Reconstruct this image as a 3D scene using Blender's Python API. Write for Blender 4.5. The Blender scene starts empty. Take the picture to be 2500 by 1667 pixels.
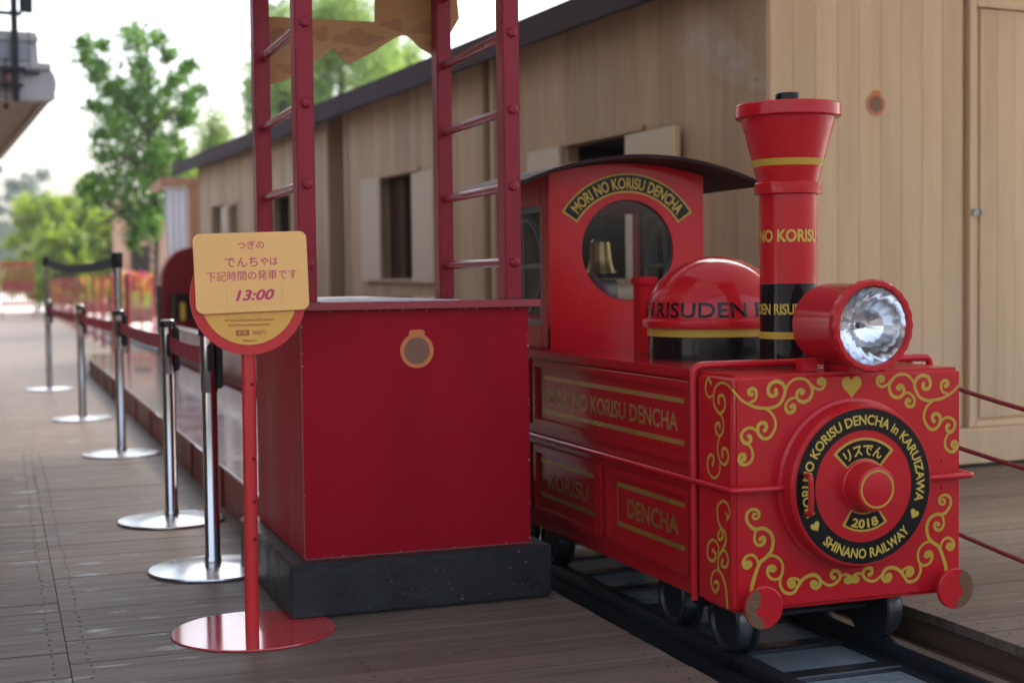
import bpy, bmesh, math, random
from mathutils import Vector, Matrix
R = math.radians
scn = bpy.context.scene
col = scn.collection
random.seed(7)

# ------------------------------------------------------------------ camera, sky, sun, exposure
cam_d = bpy.data.cameras.new("camera")
cam_d.lens = 50.0
cam_d.sensor_width = 36.0
cam_d.clip_start = 0.05
cam_d.clip_end = 2000.0
cam_d.dof.use_dof = True
cam_d.dof.focus_distance = 4.55
cam_d.dof.aperture_fstop = 2.2
cam = bpy.data.objects.new("camera", cam_d)
col.objects.link(cam)
yaw, pitch, roll = R(19.80), R(2.5315), 0.012
cam.matrix_world = (Matrix.Translation((0, 0, 1.13)) @ Matrix.Rotation(-yaw, 4, 'Z')
                    @ Matrix.Rotation(R(90) - pitch, 4, 'X') @ Matrix.Rotation(-roll, 4, 'Z'))
scn.camera = cam

world = bpy.data.worlds.new("World")
scn.world = world
world.use_nodes = True
wn = world.node_tree
bg = wn.nodes["Background"]
sky = wn.nodes.new("ShaderNodeTexSky")
sky.sky_type = 'NISHITA'
sky.sun_disc = False
SUN_EL, SUN_AZ = R(50), R(58)          # azimuth clockwise from +Y
sky.sun_elevation = SUN_EL
sky.sun_rotation = SUN_AZ
sky.air_density = 1.0
sky.dust_density = 6.0
sky.ozone_density = 1.0
hsv = wn.nodes.new("ShaderNodeHueSaturation")
hsv.inputs['Saturation'].default_value = 0.72     # thin overcast: a whiter sky
wn.links.new(sky.outputs[0], hsv.inputs['Color'])
wn.links.new(hsv.outputs[0], bg.inputs[0])
bg.inputs[1].default_value = 0.15

sun_d = bpy.data.lights.new("sun", 'SUN')
sun_d.energy = 0.8
sun_d.angle = R(12)
sun_d.color = (1.0, 0.96, 0.90)
sun = bpy.data.objects.new("sun", sun_d)
col.objects.link(sun)
sd = Vector((math.sin(SUN_AZ) * math.cos(SUN_EL), math.cos(SUN_AZ) * math.cos(SUN_EL), math.sin(SUN_EL)))
sun.rotation_euler = sd.to_track_quat('Z', 'Y').to_euler()
sun.location = (0, -5, 20)

vs = scn.view_settings
vs.view_transform = 'Standard'
vs.look = 'None'
vs.gamma = 1.0
vs.exposure = 1.86
vs.use_curve_mapping = False
scn.cycles.use_denoising = True
scn.cycles.max_bounces = 10
scn.cycles.transparent_max_bounces = 24
scn.cycles.sample_clamp_indirect = 6.0

# ------------------------------------------------------------------ materials
MATS = {}
def nodes_of(m):
    m.use_nodes = True
    nt = m.node_tree
    return nt, nt.nodes["Principled BSDF"]

def coords(nt, scale=(1, 1, 1), rand_offset=True):
    g = nt.nodes.new("ShaderNodeNewGeometry")
    mp = nt.nodes.new("ShaderNodeMapping")
    mp.inputs['Scale'].default_value = scale
    nt.links.new(g.outputs['Position'], mp.inputs['Vector'])
    if rand_offset:
        oi = nt.nodes.new("ShaderNodeObjectInfo")
        mu = nt.nodes.new("ShaderNodeMath"); mu.operation = 'MULTIPLY'; mu.inputs[1].default_value = 37.0
        nt.links.new(oi.outputs['Random'], mu.inputs[0])
        nt.links.new(mu.outputs[0], mp.inputs['Location'])
    return mp

def paint(name, base, rough=0.3, metal=0.0, var=0.12, nscale=3.0, rvar=0.1, coat=0.0, bump=0.0, bscale=60.0, spec=0.5, scale=(1, 1, 1)):
    m = bpy.data.materials.new(name); MATS[name] = m
    nt, b = nodes_of(m)
    b.inputs['Metallic'].default_value = metal
    b.inputs['Coat Weight'].default_value = coat
    b.inputs['Coat Roughness'].default_value = 0.08
    b.inputs['Specular IOR Level'].default_value = spec
    mp = coords(nt, scale, False)
    n = nt.nodes.new("ShaderNodeTexNoise"); n.inputs['Scale'].default_value = nscale; n.inputs['Detail'].default_value = 5
    nt.links.new(mp.outputs[0], n.inputs['Vector'])
    mix = nt.nodes.new("ShaderNodeMix"); mix.data_type = 'RGBA'
    mix.inputs[6].default_value = tuple(c * (1 - var) for c in base) + (1,)
    mix.inputs[7].default_value = tuple(min(1, c * (1 + var)) for c in base) + (1,)
    nt.links.new(n.outputs[0], mix.inputs[0]); nt.links.new(mix.outputs[2], b.inputs['Base Color'])
    mr = nt.nodes.new("ShaderNodeMapRange")
    mr.inputs[1].default_value = 0.3; mr.inputs[2].default_value = 0.7
    mr.inputs[3].default_value = max(0.02, rough - rvar); mr.inputs[4].default_value = min(1, rough + rvar)
    nt.links.new(n.outputs[0], mr.inputs[0]); nt.links.new(mr.outputs[0], b.inputs['Roughness'])
    if bump:
        n2 = nt.nodes.new("ShaderNodeTexNoise"); n2.inputs['Scale'].default_value = bscale; n2.inputs['Detail'].default_value = 3
        nt.links.new(mp.outputs[0], n2.inputs['Vector'])
        bp = nt.nodes.new("ShaderNodeBump"); bp.inputs['Strength'].default_value = bump; bp.inputs['Distance'].default_value = 0.01
        nt.links.new(n2.outputs[0], bp.inputs['Height']); nt.links.new(bp.outputs[0], b.inputs['Normal'])
    return m

def wood(name, c1, c2, *, wet=0.0, grain=(3, 3, 40), rough=0.55, pv=0.25, knots=0.5, spec=0.35, blotch=0.0, blotch_col=(0.4, 0.4, 0.4)):
    """grain: mapping scale, small value along the grain"""
    m = bpy.data.materials.new(name); MATS[name] = m
    nt, b = nodes_of(m)
    mp = coords(nt, grain)
    n = nt.nodes.new("ShaderNodeTexNoise"); n.inputs['Scale'].default_value = 1.0; n.inputs['Detail'].default_value = 8; n.inputs['Roughness'].default_value = 0.62
    n.inputs['Distortion'].default_value = 0.4
    nt.links.new(mp.outputs[0], n.inputs['Vector'])
    ramp = nt.nodes.new("ShaderNodeValToRGB")
    ramp.color_ramp.elements[0].position = 0.3; ramp.color_ramp.elements[0].color = c2 + (1,)
    ramp.color_ramp.elements[1].position = 0.68; ramp.color_ramp.elements[1].color = c1 + (1,)
    nt.links.new(n.outputs[0], ramp.inputs[0])
    # knots
    mk = coords(nt, tuple(g * 0.28 for g in grain))
    v = nt.nodes.new("ShaderNodeTexVoronoi"); v.inputs['Scale'].default_value = 1.0
    nt.links.new(mk.outputs[0], v.inputs['Vector'])
    kr = nt.nodes.new("ShaderNodeMapRange"); kr.inputs[1].default_value = 0.03; kr.inputs[2].default_value = 0.10
    kr.inputs[3].default_value = knots; kr.inputs[4].default_value = 0.0
    nt.links.new(v.outputs['Distance'], kr.inputs[0])
    km = nt.nodes.new("ShaderNodeMix"); km.data_type = 'RGBA'
    km.inputs[7].default_value = tuple(c * 0.35 for c in c2) + (1,)
    nt.links.new(kr.outputs[0], km.inputs[0]); nt.links.new(ramp.outputs[0], km.inputs[6])
    # per plank brightness
    oi = nt.nodes.new("ShaderNodeObjectInfo")
    mr = nt.nodes.new("ShaderNodeMapRange"); mr.inputs[3].default_value = 1 - pv; mr.inputs[4].default_value = 1 + pv
    nt.links.new(oi.outputs['Random'], mr.inputs[0])
    h = nt.nodes.new("ShaderNodeHueSaturation")
    nt.links.new(mr.outputs[0], h.inputs['Value']); nt.links.new(km.outputs[2], h.inputs['Color'])
    out = h.outputs[0]
    rr = nt.nodes.new("ShaderNodeMapRange"); rr.inputs[3].default_value = rough + 0.12; rr.inputs[4].default_value = rough - 0.12
    nt.links.new(n.outputs[0], rr.inputs[0])
    rout = rr.outputs[0]
    if blotch:
        mb_ = coords(nt, (2.2, 9, 1), False)
        nb = nt.nodes.new("ShaderNodeTexNoise"); nb.inputs['Scale'].default_value = 1.6; nb.inputs['Detail'].default_value = 4
        nt.links.new(mb_.outputs[0], nb.inputs['Vector'])
        br = nt.nodes.new("ShaderNodeMapRange"); br.inputs[1].default_value = 0.55; br.inputs[2].default_value = 0.75
        br.inputs[3].default_value = 0; br.inputs[4].default_value = blotch
        nt.links.new(nb.outputs[0], br.inputs[0])
        bm_ = nt.nodes.new("ShaderNodeMix"); bm_.data_type = 'RGBA'; bm_.inputs[7].default_value = blotch_col + (1,)
        nt.links.new(br.outputs[0], bm_.inputs[0]); nt.links.new(out, bm_.inputs[6]); out = bm_.outputs[2]
    if wet:
        mw = coords(nt, (5.0, 16, 1), False)
        nw = nt.nodes.new("ShaderNodeTexNoise"); nw.inputs['Scale'].default_value = 1.0; nw.inputs['Detail'].default_value = 3
        nt.links.new(mw.outputs[0], nw.inputs['Vector'])
        wr = nt.nodes.new("ShaderNodeMapRange"); wr.inputs[1].default_value = 0.60; wr.inputs[2].default_value = 0.70
        wr.inputs[3].default_value = 1.0; wr.inputs[4].default_value = 1.0 - wet
        nt.links.new(nw.outputs[0], wr.inputs[0])
        wm = nt.nodes.new("ShaderNodeMath"); wm.operation = 'MULTIPLY'
        nt.links.new(rout, wm.inputs[0]); nt.links.new(wr.outputs[0], wm.inputs[1]); rout = wm.outputs[0]
    nt.links.new(out, b.inputs['Base Color']); nt.links.new(rout, b.inputs['Roughness'])
    b.inputs['Specular IOR Level'].default_value = spec
    bp = nt.nodes.new("ShaderNodeBump"); bp.inputs['Strength'].default_value = 0.25; bp.inputs['Distance'].default_value = 0.004
    nt.links.new(n.outputs[0], bp.inputs['Height']); nt.links.new(bp.outputs[0], b.inputs['Normal'])
    return m

def leafmat(name, dark, light, trans=0.4, nscale=1.6):
    m = bpy.data.materials.new(name); MATS[name] = m
    nt, b = nodes_of(m)
    mp = coords(nt, (1, 1, 1), False)
    n = nt.nodes.new("ShaderNodeTexNoise"); n.inputs['Scale'].default_value = nscale; n.inputs['Detail'].default_value = 6; n.inputs['Roughness'].default_value = 0.75
    nt.links.new(mp.outputs[0], n.inputs['Vector'])
    r = nt.nodes.new("ShaderNodeValToRGB")
    r.color_ramp.elements[0].position = 0.36; r.color_ramp.elements[0].color = dark + (1,)
    r.color_ramp.elements[1].position = 0.64; r.color_ramp.elements[1].color = light + (1,)
    nt.links.new(n.outputs[0], r.inputs[0]); nt.links.new(r.outputs[0], b.inputs['Base Color'])
    b.inputs['Roughness'].default_value = 0.5
    t = nt.nodes.new("ShaderNodeBsdfTranslucent"); nt.links.new(r.outputs[0], t.inputs[0])
    ms = nt.nodes.new("ShaderNodeMixShader"); ms.inputs[0].default_value = trans
    nt.links.new(b.outputs[0], ms.inputs[1]); nt.links.new(t.outputs[0], ms.inputs[2])
    nt.links.new(ms.outputs[0], nt.nodes["Material Output"].inputs[0])
    return m

def glassmat(name, tint=(0.92, 0.95, 0.95), refl=1.0):
    m = bpy.data.materials.new(name); MATS[name] = m
    nt, b = nodes_of(m)
    tr = nt.nodes.new("ShaderNodeBsdfTransparent"); tr.inputs[0].default_value = tint + (1,)
    gl = nt.nodes.new("ShaderNodeBsdfGlossy"); gl.inputs['Roughness'].default_value = 0.03
    fr = nt.nodes.new("ShaderNodeFresnel"); fr.inputs[0].default_value = 1.5
    mu = nt.nodes.new("ShaderNodeMath"); mu.operation = 'MULTIPLY'; mu.inputs[1].default_value = refl
    nt.links.new(fr.outputs[0], mu.inputs[0])
    ms = nt.nodes.new("ShaderNodeMixShader")
    nt.links.new(mu.outputs[0], ms.inputs[0]); nt.links.new(tr.outputs[0], ms.inputs[1]); nt.links.new(gl.outputs[0], ms.inputs[2])
    nt.links.new(ms.outputs[0], nt.nodes["Material Output"].inputs[0])
    return m

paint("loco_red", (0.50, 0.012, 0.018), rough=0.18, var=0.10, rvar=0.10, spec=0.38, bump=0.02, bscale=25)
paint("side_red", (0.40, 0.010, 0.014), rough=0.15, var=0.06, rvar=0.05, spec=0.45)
paint("counter_red", (0.32, 0.003, 0.014), scale=(2.2, 2.2, 0.7), rough=0.44, var=0.24, nscale=2.6, rvar=0.08, bump=0.06, bscale=18, spec=0.13)
paint("post_red", (0.27, 0.012, 0.028), spec=0.3, rough=0.34, var=0.15, nscale=6, rvar=0.1, bump=0.15, bscale=30, scale=(1, 1, 0.15))
paint("sign_red", (0.60, 0.028, 0.03), rough=0.38, var=0.05, rvar=0.05)
paint("base_red", (0.50, 0.03, 0.035), rough=0.11, var=0.06, rvar=0.03, coat=0.6)
paint("gold", (0.50, 0.33, 0.045), rough=0.38, var=0.12, nscale=9, metal=0.0, spec=0.3)
paint("gold_text", (0.56, 0.39, 0.06), rough=0.4, var=0.08, spec=0.3)
paint("black_enamel", (0.008, 0.008, 0.009), rough=0.15, var=0.2, spec=0.3)
paint("black_paint", (0.012, 0.013, 0.015), rough=0.42, var=0.3, nscale=8, bump=0.2, bscale=40)
paint("black_iron", (0.02, 0.021, 0.023), rough=0.5, var=0.4, nscale=6, metal=0.4)
paint("rail_steel", (0.075, 0.083, 0.095), rough=0.36, var=0.4, nscale=9, metal=0.8, scale=(1, 0.2, 1))
paint("tread_steel", (0.16, 0.165, 0.18), rough=0.35, var=0.25, nscale=12, metal=0.9)
paint("chrome", (0.62, 0.63, 0.65), rough=0.18, var=0.06, metal=1.0, rvar=0.04, nscale=14, scale=(1, 1, 0.1))
paint("chrome_base", (0.74, 0.75, 0.77), rough=0.24, var=0.08, metal=1.0, rvar=0.06, nscale=7)
paint("reflector", (0.9, 0.91, 0.93), rough=0.10, var=0.05, metal=1.0, rvar=0.03, nscale=30)
paint("gold_shaded", (0.42, 0.27, 0.05), rough=0.32, var=0.1, metal=0.5)  # duller gold copy, the side's shade put into the lettering colour
paint("brass", (0.36, 0.25, 0.10), rough=0.36, var=0.2, metal=1.0)
paint("roof_metal", (0.058, 0.044, 0.050), spec=0.12, rough=0.75, var=0.2, nscale=2, rvar=0.1)
paint("cab_roof", (0.03, 0.012, 0.012), spec=0.15, rough=0.6, var=0.2)
paint("belt_red", (0.36, 0.014, 0.05), rough=0.7, var=0.15, nscale=20)
paint("belt_blue", (0.02, 0.036, 0.085), rough=0.7, var=0.15, nscale=20)
paint("top_red", (0.30, 0.012, 0.03), rough=0.14, var=0.1, nscale=3, rvar=0.05, coat=0.5)
paint("top_sheen", (0.50, 0.53, 0.60), rough=0.22, var=0.06, nscale=4)  # bright reflection on the counter top, put into a colour
paint("board_yellow", (0.95, 0.54, 0.18), rough=0.45, var=0.04, nscale=4)
paint("disc_yellow", (0.80, 0.42, 0.085), rough=0.45, var=0.04, nscale=4)
paint("rung_red", (0.28, 0.014, 0.028), rough=0.26, var=0.1)
paint("magenta_print", (0.62, 0.05, 0.15), rough=0.5, var=0.1, nscale=30)
paint("brown_print", (0.42, 0.12, 0.03), rough=0.5, var=0.15, nscale=30)
paint("sticker_orange", (0.58, 0.17, 0.045), rough=0.4, var=0.1)
paint("sticker_dark", (0.20, 0.09, 0.05), rough=0.4, var=0.1)
paint("worn_brown", (0.15, 0.068, 0.028), rough=0.75, var=0.5, nscale=40, bump=0.4, bscale=120)
paint("valance_orange", (0.52, 0.29, 0.11), rough=0.6, var=0.3, nscale=5)
paint("valance_leaf", (0.42, 0.205, 0.085), rough=0.6, var=0.3, nscale=9)
paint("platform_top", (0.62, 0.60, 0.68), rough=0.09, var=0.10, nscale=3, metal=0.7, rvar=0.05)
paint("platform_side", (0.20, 0.05, 0.036), rough=0.6, var=0.3, nscale=4, bump=0.1)
paint("coach_side", (0.20, 0.085, 0.065), rough=0.45, var=0.2, nscale=4)
paint("coach_red", (0.20, 0.008, 0.012), spec=0.15, rough=0.55, var=0.15)
paint("trench_floor", (0.035, 0.028, 0.024), rough=0.8, var=0.5, nscale=7, bump=0.3)
paint("slab_grey", (0.20, 0.25, 0.275), rough=0.35, var=0.35, nscale=5, rvar=0.12)
paint("gravel", (0.50, 0.46, 0.42), rough=0.9, var=0.25, nscale=20)
paint("yard_pave", (0.58, 0.52, 0.47), rough=0.85, var=0.15, nscale=2)
paint("grey_panel", (0.28, 0.29, 0.32), rough=0.5, var=0.15, nscale=3)
paint("grey_trim", (0.40, 0.38, 0.37), rough=0.55, var=0.2, nscale=3)
paint("eave_wood", (0.50, 0.42, 0.33), rough=0.7, var=0.25, nscale=5)
paint("white_cloth", (0.62, 0.62, 0.64), rough=0.85, var=0.08, nscale=6)
paint("fence_red", (0.38, 0.03, 0.03), rough=0.45, var=0.15)
paint("rope_red", (0.22, 0.018, 0.022), rough=0.75, var=0.3, nscale=90, bump=0.6, bscale=240)
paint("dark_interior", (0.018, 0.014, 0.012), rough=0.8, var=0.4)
paint("shutter_cream", (0.56, 0.48, 0.36), rough=0.6, var=0.06, nscale=3)
paint("seat_black", (0.015, 0.016, 0.02), rough=0.45, var=0.3)
paint("cab_frame", (0.05, 0.06, 0.07), rough=0.4, var=0.2)
paint("latch_steel", (0.33, 0.32, 0.30), rough=0.35, metal=0.9, var=0.2, nscale=30)
paint("bark", (0.075, 0.055, 0.042), rough=0.9, var=0.5, nscale=14, bump=0.5, scale=(1, 1, 0.3))
paint("flower_yellow", (0.75, 0.45, 0.02), rough=0.6, var=0.2)
paint("flower_pink", (0.65, 0.08, 0.16), rough=0.6, var=0.3)
paint("asphalt", (0.10, 0.095, 0.09), rough=0.9, var=0.3, nscale=12)
leafmat("canopy_sheet", (0.22, 0.22, 0.22), (0.25, 0.25, 0.25), 0.6, 0.5)
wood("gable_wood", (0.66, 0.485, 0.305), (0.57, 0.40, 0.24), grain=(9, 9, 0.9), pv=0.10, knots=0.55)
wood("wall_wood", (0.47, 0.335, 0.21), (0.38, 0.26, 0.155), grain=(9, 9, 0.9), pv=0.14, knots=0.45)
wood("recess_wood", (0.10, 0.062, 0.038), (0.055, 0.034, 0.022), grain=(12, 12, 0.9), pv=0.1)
paint("screw_dark", (0.03, 0.028, 0.027), rough=0.5, metal=0.5)
wood("deck_wood", (0.150, 0.114, 0.090), (0.090, 0.068, 0.053), grain=(1.1, 26, 5), rough=0.50, pv=0.10, knots=0.40, spec=0.15, wet=0.5, blotch=0.22, blotch_col=(0.19, 0.17, 0.16))
wood("deck_edge", (0.10, 0.055, 0.035), (0.05, 0.03, 0.02), grain=(12, 1.2, 12), rough=0.7, pv=0.1)
wood("booth_wood", (0.36, 0.17, 0.09), (0.22, 0.10, 0.055), grain=(9, 9, 0.9), pv=0.1)
leafmat("leaf_maple", (0.022, 0.095, 0.016), (0.15, 0.32, 0.035), 0.45, 3.0)
leafmat("leaf_larch", (0.08, 0.19, 0.045), (0.40, 0.54, 0.11), 0.40, 1.1)
leafmat("leaf_hedge", (0.05, 0.15, 0.015), (0.42, 0.52, 0.02), 0.45, 0.9)
leafmat("leaf_far", (0.10, 0.15, 0.12), (0.16, 0.22, 0.16), 0.40, 0.8)
glassmat("pane_glass", (0.88, 0.91, 0.91), 1.6)
glassmat("lens_glass", (0.96, 0.97, 0.98), 0.8)

# ------------------------------------------------------------------ brick material for the far house
def brickmat(name):
    m = bpy.data.materials.new(name); MATS[name] = m
    nt, b = nodes_of(m)
    g = nt.nodes.new("ShaderNodeTexCoord")
    mp = nt.nodes.new("ShaderNodeMapping"); mp.inputs['Rotation'].default_value = (R(90), 0, 0)
    nt.links.new(g.outputs['Object'], mp.inputs['Vector'])
    br = nt.nodes.new("ShaderNodeTexBrick")
    br.inputs['Color1'].default_value = (0.42, 0.22, 0.14, 1); br.inputs['Color2'].default_value = (0.50, 0.30, 0.20, 1)
    br.inputs['Mortar'].default_value = (0.52, 0.44, 0.36, 1); br.inputs['Scale'].default_value = 2.4
    nt.links.new(mp.outputs[0], br.inputs['Vector']); nt.links.new(br.outputs[0], b.inputs['Base Color'])
    b.inputs['Roughness'].default_value = 0.85
brickmat("brick")

# ------------------------------------------------------------------ builders
ORG = {}
def tag(o, label=None, cat=None, group=None, kind=None):
    if label: o["label"] = label
    if cat: o["category"] = cat
    if group: o["group"] = group
    if kind: o["kind"] = kind
    return o

def thing(name, loc, label, cat, group=None, rz=0.0, local=False):
    o = bpy.data.objects.new(name, None)
    o.empty_display_size = 0.1
    o.location = loc; o.rotation_euler = (0, 0, rz)
    col.objects.link(o)
    ORG[o] = Vector((0, 0, 0)) if local else Vector(loc)
    return tag(o, label, cat, group)

class MB:
    def __init__(s): s.v = []; s.f = []
    def add(s, vs, fs):
        k = len(s.v); s.v += [tuple(v) for v in vs]; s.f += [tuple(i + k for i in f) for f in fs]; return s
    def box(s, x0, x1, y0, y1, z0, z1):
        v = [(x, y, z) for x in (x0, x1) for y in (y0, y1) for z in (z0, z1)]
        return s.add(v, [(0, 1, 3, 2), (4, 6, 7, 5), (0, 4, 5, 1), (2, 3, 7, 6), (0, 2, 6, 4), (1, 5, 7, 3)])
    def lathe(s, prof, o=(0, 0, 0), axis='z', n=32, mod=None, cap=True):
        vs, fs = [], []
        for (r, h) in prof:
            for k in range(n):
                a = 2 * math.pi * k / n
                rr = r * (mod(a) if mod else 1)
                c, d = rr * math.cos(a), rr * math.sin(a)
                p = {'z': (c, d, h), 'y': (c, h, d), 'x': (h, c, d)}[axis]
                vs.append((p[0] + o[0], p[1] + o[1], p[2] + o[2]))
        for i in range(len(prof) - 1):
            for k in range(n):
                a, b = i * n + k, i * n + (k + 1) % n
                fs.append((a, b, b + n, a + n))
        if cap:
            if prof[0][0] > 1e-6: fs.append(tuple(reversed(range(n))))
            if prof[-1][0] > 1e-6: fs.append(tuple((len(prof) - 1) * n + k for k in range(n)))
        return s.add(vs, fs)
    def tube(s, pts, r, n=10, closed=False):
        pts = [Vector(p) for p in pts]; m = len(pts); vs, fs = [], []
        up = Vector((0, 0, 1)); prev = None
        rs = r if isinstance(r, (list, tuple)) else [r] * m
        for i, p in enumerate(pts):
            a = pts[i - 1] if i > 0 else (pts[-1] if closed else p)
            b = pts[i + 1] if i < m - 1 else (pts[0] if closed else p)
            t = (b - a).normalized()
            if prev is None:
                x = t.cross(up)
                if x.length < 0.05: x = t.cross(Vector((1, 0, 0)))
            else: x = prev - t * prev.dot(t)
            x.normalize(); prev = x; y = t.cross(x)
            for k in range(n):
                q = 2 * math.pi * k / n
                vs.append(p + (x * math.cos(q) + y * math.sin(q)) * rs[i])
        for i in range(m if closed else m - 1):
            for k in range(n):
                a, b = i * n + k, i * n + (k + 1) % n
                c, d = ((i + 1) % m) * n + (k + 1) % n, ((i + 1) % m) * n + k
                fs.append((a, b, c, d))
        if not closed:
            fs.append(tuple(reversed(range(n)))); fs.append(tuple((m - 1) * n + k for k in range(n)))
        return s.add(vs, fs)
    def prism(s, poly, fn, d0, d1):
        """poly: 2D outline, fn(u, v, depth) -> 3D"""
        n = len(poly)
        vs = [fn(u, v, d0) for u, v in poly] + [fn(u, v, d1) for u, v in poly]
        fs = [tuple(range(n)), tuple(reversed(range(n, 2 * n)))]
        fs += [(i, i + n, (i + 1) % n + n, (i + 1) % n) for i in range(n)]
        return s.add(vs, fs)
    def ring(s, outer, inner, fn, d0, d1):
        """two closed outlines with the same count: a flat frame with thickness"""
        n = len(outer)
        vs = [fn(u, v, d0) for u, v in outer] + [fn(u, v, d0) for u, v in inner] + [fn(u, v, d1) for u, v in outer] + [fn(u, v, d1) for u, v in inner]
        fs = []
        for i in range(n):
            j = (i + 1) % n
            fs += [(i, j, n + j, n + i), (2 * n + i, 3 * n + i, 3 * n + j, 2 * n + j), (i, 2 * n + i, 2 * n + j, j), (n + i, n + j, 3 * n + j, 3 * n + i)]
        return s.add(vs, fs)
    def ribbon(s, pts, w, fn, d, taper=True):
        m = len(pts); vs, fs = [], []
        for i, (u, v) in enumerate(pts):
            a = pts[max(0, i - 1)]; b = pts[min(m - 1, i + 1)]
            tx, ty = b[0] - a[0], b[1] - a[1]; l = math.hypot(tx, ty) or 1
            ww = w * 0.5
            if taper: ww *= min(1.0, 0.62 + 0.6 * (i / (m - 1))) * (1.12 if i > m * 0.9 else 1)
            nx, ny = -ty / l * ww, tx / l * ww
            vs += [fn(u + nx, v + ny, d), fn(u - nx, v - ny, d)]
        for i in range(m - 1): fs.append((2 * i, 2 * i + 1, 2 * i + 3, 2 * i + 2))
        # round bulb at the end of a curl
        u, v = pts[-1]; k0 = len(vs); rb = w * 0.62
        db = d - 0.0004
        vs += [fn(u + rb * math.cos(2 * math.pi * k / 10), v + rb * math.sin(2 * math.pi * k / 10), db) for k in range(10)]
        fs.append(tuple(k0 + k for k in range(10)))
        return s.add(vs, fs)
    def mesh(s, name, org=Vector((0, 0, 0)), bevel=0.0, smooth=True, seg=2):
        me = bpy.data.meshes.new(name)
        me.from_pydata([(v[0] - org[0], v[1] - org[1], v[2] - org[2]) for v in s.v], [], s.f)
        bm = bmesh.new(); bm.from_mesh(me)
        bmesh.ops.recalc_face_normals(bm, faces=bm.faces)
        if bevel:
            es = [e for e in bm.edges if len(e.link_faces) == 2 and e.calc_face_angle(0) > R(35)]
            bmesh.ops.bevel(bm, geom=es, offset=bevel, segments=seg, affect='EDGES', clamp_overlap=True)
        bm.to_mesh(me); bm.free()
        if smooth:
            for p in me.polygons: p.use_smooth = True
            me.set_sharp_from_angle(angle=R(32))
        return me
    def build(s, name, mat, parent=None, bevel=0.0, smooth=True, label=None, seg=2):
        root = parent
        while root is not None and root.parent is not None: root = root.parent
        org = ORG.get(root, Vector((0, 0, 0))) if root is not None else Vector((0, 0, 0))
        me = s.mesh(name, org, bevel, smooth, seg)
        me.materials.append(MATS[mat] if isinstance(mat, str) else mat)
        o = bpy.data.objects.new(name, me)
        col.objects.link(o)
        if parent is not None: o.parent = parent
        if label: o["label"] = label
        return o

def copy_tree(o, parent=None, depth=0):
    c = o.copy(); col.objects.link(c)
    if parent is not None: c.parent = parent
    for ch in list(o.children): copy_tree(ch, c, depth + 1)
    return c

def spline(pts, k=6):
    out = []
    n = len(pts)
    for i in range(n - 1):
        p0 = pts[max(0, i - 1)]; p1 = pts[i]; p2 = pts[i + 1]; p3 = pts[min(n - 1, i + 2)]
        for j in range(k):
            t = j / k
            out.append(tuple(0.5 * (2 * p1[a] + (p2[a] - p0[a]) * t + (2 * p0[a] - 5 * p1[a] + 4 * p2[a] - p3[a]) * t * t
                                    + (3 * p1[a] - p0[a] - 3 * p2[a] + p3[a]) * t ** 3) for a in range(len(p1))))
    out.append(tuple(pts[-1]))
    return out

def arc(cx, cy, r, a0, a1, n=24):
    return [(cx + r * math.cos(a0 + (a1 - a0) * i / n), cy + r * math.sin(a0 + (a1 - a0) * i / n)) for i in range(n + 1)]

def text2d(body, size, bold=0.0, xs=1.0, shear=0.0, space=1.0):
    """text as a flat mesh: list of 2D points, faces, width; origin left baseline"""
    c = bpy.data.curves.new('tmp', 'FONT')
    c.body = body; c.size = size; c.offset = bold * size; c.shear = shear; c.space_character = space
    c.resolution_u = 3
    o = bpy.data.objects.new('tmp', c); col.objects.link(o)
    dg = bpy.context.evaluated_depsgraph_get()
    ev = o.evaluated_get(dg); me = ev.to_mesh()
    vs = [(v.co.x * xs, v.co.y) for v in me.vertices]; fs = [tuple(p.vertices) for p in me.polygons]
    ev.to_mesh_clear()
    bpy.data.objects.remove(o); bpy.data.curves.remove(c)
    if not vs: return [], [], 0
    x0 = min(v[0] for v in vs); x1 = max(v[0] for v in vs)
    return [(v[0] - x0, v[1]) for v in vs], fs, x1 - x0

def slice_x(vs, fs, step):
    """cut text faces into narrow vertical strips so that they can be bent"""
    bm = bmesh.new()
    bv = [bm.verts.new((x, y, 0)) for x, y in vs]
    for f in fs:
        try: bm.faces.new([bv[i] for i in f])
        except ValueError: pass
    x = min(v[0] for v in vs) + step; x1 = max(v[0] for v in vs)
    while x < x1:
        bmesh.ops.bisect_plane(bm, geom=bm.verts[:] + bm.edges[:] + bm.faces[:], plane_co=(x, 0, 0), plane_no=(1, 0, 0))
        x += step
    bm.verts.index_update()
    ov = [(v.co.x, v.co.y) for v in bm.verts]; of = [tuple(v.index for v in f.verts) for f in bm.faces]
    bm.free()
    return ov, of

def lettering(parent, body, mat, fn, size, bold=0.0, xs=1.0, shear=0.0, width=None, align='c', step=None, name="lettering", space=1.0):
    vs, fs, w = text2d(body, size, bold, xs, shear, space)
    if width:
        k = width / w; vs = [(x * k, y) for x, y in vs]; w = width
    sh = {'c': -w / 2, 'l': 0, 'r': -w}[align]
    vs = [(x + sh, y) for x, y in vs]
    if step: vs, fs = slice_x(vs, fs, step)
    m = MB(); m.add([fn(x, y) for x, y in vs], fs)
    return m.build(name, mat, parent, smooth=False)

# ------------------------------------------------------------------ ground, deck, track bed
def struct(name, m, mat, **k):
    return tag(m.build(name, mat, None, **k), kind="structure")

struct("ground", MB().box(-600, 600, -200, 1200, -0.6, -0.30), "gravel")
struct("forecourt", MB().box(-60, 60, -90, -8.01, -0.29, -0.02), "asphalt")
struct("paved_yard", MB().box(3.05, 60, 26, 140, -0.29, -0.03), "yard_pave")

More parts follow.
